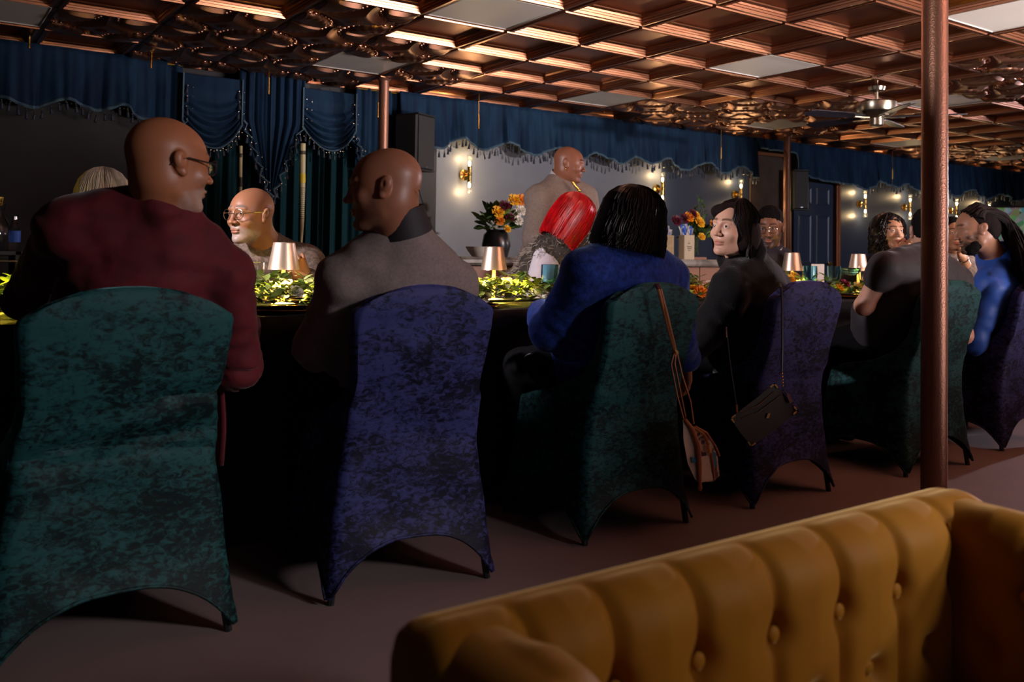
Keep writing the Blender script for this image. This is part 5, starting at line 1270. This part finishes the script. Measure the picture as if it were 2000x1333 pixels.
# ---- far side of the table
# white-haired person
J = seated((.66, 4.42), P(238, 452, 3.95), P(150, 452, 3.90), P(196, 430, 3.98), P(262, 540, 3.92), P(120, 540, 3.85), P(235, 560, 3.72), P(150, 560, 3.65), face=270)
p = Person('white-haired person in dark clothes behind the burgundy jacket', base_of(.66, 4.42), P(201, 392, 3.90), 262, (.60, .36, .27), J, hs=1.12, tface=270, style=dict(brow=(.5, .45, .4)))
p.body(); p.garment('top', M_DSH, inf=.02, folds=.005, seed=17, fine=.012); p.trousers(M_TROU); p.shoes(M_SHOE)
wh = hairmat('white_hair', (.72, .62, .50), .45)
p.shell('hair', wh, [((0, -.02, .032), (.086, .104, .092)), ((0, -.05, -.01), (.085, .07, .07))], [((0, .135, -.06), (.070, .060, .095))])
bob(p, wh, 1900, .045, .096, .116, face_gap=2, seed=8, r0=.0013, wav=.006, top=.136, inward=-.02)

# man with round glasses
J = seated((1.52, 4.42), P(598, 515, 4.22), P(440, 520, 4.12), P(522, 478, 4.18), P(618, 585, 4.15), P(415, 600, 4.05), P(596, 546, 3.96), P(500, 575, 3.80), face=262)
p = Person('bald bearded man in round wire glasses and a brown blazer, facing left', base_of(1.52, 4.42), P(490, 419, 4.06), 206, (.29, .125, .065), J, pitch=-3, hs=1.08, tface=262, sw=1.08, style=dict(brow=(.12, .10, .09), beard=(.35, .31, .29), beard_a=.65, side=.2, gaze=(-.1, 1, -.05), lip=(.30, .11, .08)), hfine=.0030)
p.body(fat=1.03, nose=1.25, neckr=.064, fine=[J['WL']], handL=((-.45, -.1, .75), (.1, .95, .3)), curlL=.75, hscale=1.02)
p.garment('blazer', M_BLAZ, inf=.026, cuff=1.85, folds=.007, seed=18, fs=2.8, ua=1.15, fine=.009, neck=.0)
p.garment('shirt', M_COLL, inf=.006, cuff=1.0, folds=.003, seed=19, fine=.012)
for sg in (-1, 1):                                     # lapels and open shirt collar
    N_ = J['N']; R = p.TR; b = MB(); vs = [N_+R[:, 0]*sg*.075+R[:, 1]*.035+R[:, 2]*.015, N_+R[:, 0]*sg*.125+R[:, 1]*.085-R[:, 2]*.035, N_+R[:, 0]*sg*.085+R[:, 1]*.135-R[:, 2]*.14, N_+R[:, 0]*sg*.015+R[:, 1]*.150-R[:, 2]*.26, N_+R[:, 0]*sg*.052+R[:, 1]*.115-R[:, 2]*.09]
    b.add(vs, [(0, 1, 2, 3, 4)] if sg > 0 else [(4, 3, 2, 1, 0)]); o = obj('lapel', b, M_BLAZ, p.t, world=True, smooth=False); o.modifiers.new('thick', 'SOLIDIFY').thickness = .006
collar(p, M_COLL, r=.078, h=.03, name='shirt_collar', up=-.01)
p.trousers(M_TROU); p.shoes(M_SHOE); p.glasses(M_GLF, M_LENS, .0235, .0225)
b = MB(); N_ = J['N']; R = p.TR; b.tube([N_-R[:, 0]*.072+R[:, 1]*.05, N_-R[:, 0]*.05+R[:, 1]*.115-R[:, 2]*.05, N_+R[:, 1]*.150-R[:, 2]*.10, N_+R[:, 0]*.05+R[:, 1]*.115-R[:, 2]*.05, N_+R[:, 0]*.072+R[:, 1]*.05], .002, 6); b.ball(N_+R[:, 1]*.152-R[:, 2]*.11, .006, 8); obj('cord_necklace', b, M_BLACK, p.t, world=True)
b = MB(); W_, E_ = J['WL'], J['EL']; d_ = (W_-E_)/np.linalg.norm(W_-E_); b.tube([W_-d_*.035, W_-d_*.005], [.040, .038], 16, cap=False); obj('shirt_cuff', b, M_SHIRTW, p.t, world=True)

# red-haired woman
J = seated((2.90, 4.40), P(1160, 492, 4.98), P(1074, 490, 4.88), P(1115, 468, 4.95), P(1178, 565, 4.92), P(1050, 572, 4.74), P(1150, 590, 4.70), P(1075, 590, 4.60), face=280)
p = Person('woman with bright red hair, fur vest and white sleeves, face turned away', base_of(2.90, 4.40), P(1126, 425, 4.86), 352, (.30, .14, .09), J, pitch=-34, roll=4, hs=1.04, tface=285, sw=.9)
p.body(ears=False); p.garment('blouse', M_WHT, inf=.018, cuff=1.95, folds=.006, seed=20, fine=.011, ua=1.4)
lo, hi = p.bounds(.2); V = Vol(lo, hi, .011); p.torso(V, .052, False, .04); Vv, F = V.mesh(lambda X, Y, Z: noise3(X*8, Y*8, Z*8, 2, 2)*.006); vo = np_obj('fur_vest', Vv, F, M_VEST, p.t)
rs = np.random.default_rng(3); sel = rs.choice(len(Vv), 4200); nn = Vv[sel]-(J['N']+np.array([0, 0, -.12])); nn /= np.linalg.norm(nn, axis=1)[:, None]; paths = []
for v, n_ in zip(Vv[sel], nn):
    if v[2] < .76: continue
    q = n_*.45+np.array([0, 0, -.35])+rs.normal(size=3)*.28; l = rs.uniform(.03, .06); paths.append([v, v+n_*l*.4+q*l*.3, v+q*l*1.1+n_*l*.2])
o = obj('fur', strands(paths, .0016, .0005), M_FUR, p.t, world=True); tag(o, kind='stuff')
p.trousers(M_TROU); p.shoes(M_SHOE)
rh = hairmat('bright_red_hair', (.62, .004, .010), .33)
p.shell('hair', rh, [((0, -.02, .028), (.085, .102, .091)), ((0, -.03, -.05), (.082, .078, .085))], [((0, .13, -.04), (.07, .075, .13))], k=.03)
bob(p, rh, 2000, .165, .096, .112, seed=6, r0=.0024, inward=.012, face_gap=34, wav=.002)

# standing man
Pc = P(1068, 525, 5.95)
J = dict(N=P(1095, 354, 5.95), SR=P(1056, 386, 5.82), SL=P(1140, 386, 6.08), ER=P(1048, 470, 5.72), WR=P(1108, 478, 5.58), EL=P(1165, 465, 6.0), WL=P(1160, 490, 5.8))
rt = frame(325)[:, 0]; Pz = np.array([Pc[0], Pc[1], .98])
for q, sg in (('L', -1), ('R', 1)): J['H'+q] = Pz+rt*sg*.10-np.array([0, 0, .06]); J['K'+q] = J['H'+q]+rt*sg*.02-np.array([0, 0, .43]); J['A'+q] = J['K'+q]-np.array([0, 0, J['K'+q][2]-.10])
p = Person('standing bald man in a taupe sweater with a gold chain necktie and earring', base_of(Pz[0], Pz[1]), P(1112, 320, 5.9), 312, (.23, .088, .050), J, pitch=-10, hs=.99, tface=325, sw=1.15, style=dict(brow=(.04, .02, .015), lip=(.35, .10, .09)))
p.body(neckr=.068, fat=1.08, nose=1.15, eyes=False)
p.garment('sweater', M_TAUP, inf=.028, cuff=1.9, folds=.009, seed=21, fs=2.4, ua=1.25, belly=1.12, fine=.012)
collar(p, M_SHIRTW, r=.075, h=.045, name='shirt_collar', up=.0); p.trousers(M_TROU); p.shoes(M_SHOE)
b = MB(); 
for k in range(9): b.ball(P(1119+k*1.6, 357+k*2.0, 5.80), .011, 8)
obj('gold_necktie', b, M_BRASS, p.t, world=True); b = MB(); b.ball(p.w((.084, -.005, -.045)), .007, 10); obj('earring', b, M_BRASS, p.t, world=True)

# bearded man with glasses
J = seated((4.78, 4.30), P(1530, 512, 5.68), P(1465, 512, 5.45), P(1503, 490, 5.58), P(1545, 580, 5.55), P(1450, 580, 5.35), P(1515, 575, 5.35), P(1480, 575, 5.25), face=238)
p = Person('young bearded man with clear glasses looking down, behind the woman in black', base_of(4.78, 4.30), P(1503, 443, 5.52), 212, (.21, .092, .050), J, pitch=-14, hs=1.02, tface=240, style=dict(brow=(.012, .008, .006), beard=(.015, .010, .008), beard_a=.8, lip=(.36, .14, .11)), hfine=.0032)
p.body(nose=1.15); p.garment('jacket', M_DSH, inf=.026, cuff=1.9, folds=.006, seed=22, fine=.012, neck=-.01); p.garment('shirt', M_SHIRTW, inf=.010, cuff=1., folds=.003, seed=23, fine=.012, neck=.0)
collar(p, M_SHIRTW, r=.078, h=.035, name='shirt_collar'); p.trousers(M_TROU); p.shoes(M_SHOE); p.glasses(M_GLF, M_LENS, .0245, .0195, square=1)
p.shell('hair', hs_, [((0, -.018, .045), (.080, .098, .084))], [((0, .125, -.02), (.085, .075, .11)), ((0, .02, -.06), (.12, .12, .07))], disp=lambda X, Y, Z: noise3(X*60, Y*60, Z*60, 3, 1)*.002)

# curly-haired woman, hands clasped at her chin
J = seated((5.72, 4.25), P(1785, 512, 6.05), P(1700, 520, 5.95), P(1735, 492, 6.05), P(1800, 555, 5.85), P(1735, 560, 5.78), P(1780, 492, 5.82), P(1750, 498, 5.78), face=262)
p = Person('woman with long dark curls resting her chin on her clasped hands', base_of(5.72, 4.25), P(1738, 452, 5.95), 246, (.37, .185, .105), J, pitch=-2, hs=.97, tface=262, sw=.9, style=dict(brow=(.03, .02, .015), lip=(.42, .12, .12), lip_a=.8, gaze=(.1, 1, 0)))
p.body(ears=False, nose=1.1, fat=.98, fine=[J['WL'], J['WR']], handL=((-.5, -.1, .45), (.2, .9, .1)), handR=((.5, -.3, .5), (-.1, -.9, .3)), curlL=.75, curlR=.75)
p.garment('top', M_DSH, inf=.02, cuff=1.85, folds=.006, seed=24, fine=.012); p.trousers(M_TROU); p.shoes(M_SHOE)
ch = hairmat('dark_curls', (.016, .011, .010), .4)
p.shell('hair', ch, [((0, -.03, .03), (.094, .110, .098)), ((-.05, -.045, -.06), (.065, .08, .10)), ((.05, -.045, -.06), (.065, .08, .10))], [((0, .125, -.04), (.068, .078, .125))], disp=lambda X, Y, Z: noise3(X*26, Y*26, Z*26, 3, 2)*.010, k=.03)
rs = random.Random(12); paths = []
for i in range(420):
    az = math.radians(rs.uniform(38, 322)); k_ = rs.uniform(.9, 1.15); L_ = rs.uniform(.10, .20); w0 = rs.uniform(0, 6.28); pts = []
    for q in range(26):
        t_ = q/25; e = min(1, t_/.35); rr = math.sin(e*PI/2); z = .03+.098*math.cos(e*PI/2)-max(0, t_-.35)/.65*(L_+.03)
        x = rr*.100*math.sin(az)*k_; y = -.03+rr*.108*math.cos(az)*k_; h_ = .0075*min(1, t_*3); x += h_*math.sin(w0+t_*26); y += h_*math.cos(w0+t_*26); pts.append(p.w((x, y, z)))
    paths.append(pts)
o = obj('hair_curls', strands(paths, .0028, .0018), ch, p.t, world=True); tag(o, kind='stuff')
b = MB(); b.ball(p.w((.083, -.002, -.036)), .006, 8); obj('earring', b, M_SILV, p.t, world=True)

# person behind the column edge, chin on hand
J = seated((6.4, 4.20), P(1895, 520, 6.35), P(1842, 520, 6.15), P(1868, 498, 6.25), P(1905, 560, 6.2), P(1850, 565, 6.0), P(1880, 503, 6.02), P(1845, 545, 5.9), face=245)
p = Person('dark-haired person with a bracelet resting chin on a raised hand beyond the column', base_of(6.4, 4.20), P(1862, 457, 6.12), 225, (.40, .19, .10), J, hs=.97, tface=250, sw=.9, style=dict(brow=(.03, .02, .015)))
p.body(fine=[J['WL']], handL=((-.3, -.2, .8), (.3, .9, 0)), curlL=.7); p.garment('top', M_BLAZ, inf=.02, cuff=1.6, folds=.006, seed=25, fine=.012); p.trousers(M_TROU); p.shoes(M_SHOE)
p.shell('hair', hs_, [((0, -.025, .035), (.088, .105, .092)), ((0, -.05, -.03), (.088, .07, .09))], [((0, .125, -.04), (.07, .075, .12))])
b = MB(); W_, E_ = J['WL'], J['EL']; d_ = (W_-E_)/np.linalg.norm(W_-E_); b.tube([W_-d_*.02, W_-d_*.012], [.036, .036], 14, cap=False); obj('bracelet', b, M_SILV, p.t, world=True)

# white napkins on laps
for k, (q, lb) in enumerate(((P(1040, 690, 3.46), 'white napkin on the lap of the woman in blue'), (P(1378, 678, 3.86), 'white paper held in the lap of the woman in black'))):
    b = MB(); b.grid(lambda u, v: (q[0]+(u-.5)*.12+.03*v, q[1]+(v-.5)*.09, q[2]+.01*math.sin(u*4)-.10*(v*v)*(1 if k == 0 else .2)+(.03*u if k else 0)), 8, 8)
    o = obj('napkin', b, M_SHIRTW); o.modifiers.new('thick', 'SOLIDIFY').thickness = .003; tag(o, lb, 'napkin')

# ------------------------------------------------------------------ bags hanging on the chairs
M_TAN = mat('tan_leather', (.36, .13, .05), .45, bump=(60, .2, .002)); M_PATCH = mat('patchwork_fabric', (.50, .36, .24), .7, noise=((.10, .05, .06), 34, .47, .53)); M_PATB = mat('teal_patch', (.03, .16, .24), .7); M_CRM = mat('cream_fabric', (.52, .44, .36), .7)
YB = 2.245
def q3(u, v, dy=0): return PYp(u, v, YB+dy)
t = thing('handbag', tuple(float(a) for a in q3(1375, 940)), 'tan leather and patchwork handbag hanging from the dark green chair', 'bag')
b = MB()
b.tube([q3(1277, 561, .09), q3(1280, 556, .03), q3(1286, 566, -.03), q3(1296, 605, -.025), q3(1309, 655, -.01), q3(1319, 690, -.02)], .0055, 8, flat=.5)
b.tube([q3(1281, 561, .09), q3(1284, 556, .03), q3(1290, 566, -.03), q3(1300, 605, -.030), q3(1312, 655, -.014), q3(1320, 690, -.02)], .0055, 8, flat=.5)
b.tube([q3(1318, 686, -.02), q3(1311, 712, -.03), q3(1322, 770, -.03), q3(1335, 818, -.03)], .005, 8, flat=.6)
b.tube([q3(1320, 686, -.02), q3(1318, 712, -.04), q3(1330, 770, -.035), q3(1339, 815, -.03)], .005, 8, flat=.6)
b.tube([q3(1322, 688, -.02), q3(1333, 735, -.03), q3(1349, 785, -.03), q3(1355, 828, -.03)], .005, 8, flat=.6)
b.ball(q3(1319, 690, -.02), .012, 10); obj('strap', b, M_TAN, t, world=True)
b = MB(); b.tube([q3(1318, 683, -.03), q3(1322, 690, -.035)], .004, 8); b.tube([q3(1334, 820, -.03), q3(1336, 828, -.03)], .004, 8); b.tube([q3(1351, 833, -.035), q3(1353, 838, -.035)], .004, 8); obj('gold_ring', b, M_BRASS, t, world=True)
def panel(name, poly, m, y0, y1):
    b = MB(); n = len(poly); vs = [q3(u, v, y0) for u, v in poly]+[q3(u, v, y1) for u, v in poly]
    b.add(vs, [tuple(range(n)), tuple(range(2*n-1, n-1, -1))]+[(i, n+i, n+(i+1) % n, (i+1) % n) for i in range(n)]); return obj(name, b, m, t, world=True, smooth=False)
panel('side_panel', [(1334, 822), (1350, 832), (1362, 870), (1366, 943), (1358, 938), (1343, 905), (1335, 860)], M_CRM, -.05, .01)
panel('body', [(1352, 834), (1372, 842), (1392, 866), (1402, 895), (1405, 930), (1394, 941), (1368, 943), (1362, 880)], M_PATCH, -.045, .03)
panel('front_pocket', [(1366, 893), (1384, 890), (1393, 938), (1370, 943)], M_CRM, -.052, -.045)
panel('teal_patch', [(1391, 880), (1398, 885), (1401, 912), (1394, 914)], M_PATB, -.05, -.043)
panel('teal_patch', [(1350, 893), (1361, 896), (1361, 905), (1351, 904)], M_PATB, -.056, -.049)
b = MB()
b.tube([q3(1338, 820, -.055), q3(1352, 838, -.06), q3(1363, 870, -.06), q3(1366, 905, -.06), q3(1367, 952, -.058)], [.007, .008, .009, .009, .006], 8)
b.tube([q3(1354, 835, -.05), q3(1376, 850, -.055), q3(1388, 880, -.055), q3(1393, 915, -.05), q3(1395, 938, -.045)], .0045, 8)
b.tube([q3(1358, 834, -.04), q3(1380, 846, -.045), q3(1397, 872, -.045), q3(1405, 891, -.04)], .0045, 8)
b.ball(q3(1367, 953, -.058), .009, 8, (1, 1, 1.4)); obj('leather_trim', b, M_TAN, t, world=True)
b = MB(); b.tube([q3(1383, 868, -.06), q3(1386, 885, -.062)], .006, 8); obj('zip_pull', b, M_BRASS, t, world=True)

M_CLU = mat('black_grained_leather', (.008, .008, .008), .42, bump=(260, .25, .001), spec=.6); M_GOLD = mat('gold_corner', (.80, .58, .22), .22, 1.)
t = thing('clutch_bag', tuple(float(a) for a in q3(1467, 873)), 'black leather clutch bag with gold corners hanging on the navy chair', 'bag')
YB = 2.215
def quad(name, poly, m, y0, y1, bev=0):
    return panel(name, poly, m, y0, y1)
quad('body', [(1427, 817), (1450, 799), (1480, 776), (1513, 749), (1536, 775), (1559, 803), (1512, 842), (1468, 872), (1446, 846)], M_CLU, -.035, .0)
b = MB(); b.tube([q3(1445, 806, -.036), q3(1480, 794, -.040), (q3(1512, 766, -.038))], .0025, 6); b.tube([q3(1448, 818, -.037), q3(1482, 806, -.041), q3(1526, 772, -.038)], .002, 6); obj('flap_seam', b, M_CLU, t, world=True)
def bracket(c, a, b_, L_=.26):
    c = np.array(c, float); w_ = 3.2
    for e in (a, b_):
        e = np.array(e, float); d = e-c; d /= np.linalg.norm(d); o_ = e-c
        n_ = np.array([-d[1], d[0]]); other = np.array(b_ if e is a or (e == np.array(a)).all() else a)-c
        if n_@other < 0: n_ = -n_
        yield [tuple(c), tuple(c+d*12), tuple(c+d*12+n_*w_), tuple(c+n_*w_)]
for c, a, e in (((1426, 817), (1450, 799), (1446, 846)), ((1513, 748), (1480, 776), (1536, 775)), ((1560, 803), (1536, 775), (1512, 842)), ((1467, 874), (1512, 842), (1446, 846))):
    for k, poly in enumerate(bracket(c, a, e)): quad('gold_corner', poly, M_GOLD, -.040, .003)
quad('emblem', [(1497, 817), (1500, 808), (1505, 808), (1502, 817)], M_GOLD, -.042, -.034)
quad('leather_tag', [(1536, 770), (1541, 768), (1550, 784), (1543, 789)], mat('plum_leather', (.10, .05, .05), .4), -.05, -.042)
b = MB(); b.tube([q3(1524, 560, .10), q3(1523, 553, .05), q3(1526, 562, .0), q3(1528, 610, -.012), q3(1528, 680, -.02), q3(1527, 727, -.025)], .0055, 8, flat=.4)
M_STR = mat('black_strap', (.02, .02, .022), .3, spec=.7); obj('strap', b, M_STR, t, world=True)
b = MB(); b.tube([q3(1419, 640, .05), q3(1420, 660, -.01), q3(1427, 720, -.02), q3(1438, 790, -.025)], .003, 8); obj('strap', b, M_STR, t, world=True)
b = MB(); b.tube([q3(1530, 762, -.04), q3(1538, 772, -.046)], .003, 6); obj('tag_cord', b, M_STR, t, world=True)
b = MB()
for k in range(5): a = q3(1527.5+.4*k, 730+6*k, -.025); b.ball(a, .0042, 8)
b.tube([q3(1439, 790, -.03), q3(1440, 806, -.03)], .0035, 8); obj('clasp', b, M_BRASS, t, world=True)
# invented lit display, stand-in for a blurred plant with lights behind the right-hand diners
M_SCR = bpy.data.materials.new('coloured_light_panel'); M_SCR.use_nodes = True; nt = M_SCR.node_tree; N = nt.nodes; L = nt.links
tc = N.new('ShaderNodeTexCoord'); vo = N.new('ShaderNodeTexVoronoi'); vo.inputs['Scale'].default_value = 14; L.new(tc.outputs['Object'], vo.inputs['Vector'])
hs = N.new('ShaderNodeHueSaturation'); hs.inputs['Saturation'].default_value = .9; L.new(vo.outputs['Color'], hs.inputs['Color']); L.new(hs.outputs[0], N['Principled BSDF'].inputs['Emission Color']); N['Principled BSDF'].inputs['Emission Strength'].default_value = .06
N['Principled BSDF'].inputs['Base Color'].default_value = (.02, .02, .02, 1)
t = thing('display_stand_in', (13.7, 5.6, 0), 'blurred patch glowing green and violet at the right edge, built as a display', 'display')
q = P(1990, 445, 12.2); t.location = (float(q[0]), float(q[1]), 0)
b = MB(); b.box((0, 0, .55), (.85, .35, 1.1), bev=.02); obj('cabinet', b, M_BLACK, t)
b = MB(); b.box((0, 0, 1.42), (.80, .06, .62), bev=.02); obj('screen', b, M_SCR, t)
b = MB(); b.box((0, .04, 1.42), (.86, .05, .68), bev=.02); obj('screen_frame', b, M_BLACK, t)
t.rotation_euler = (0, 0, -1.0)
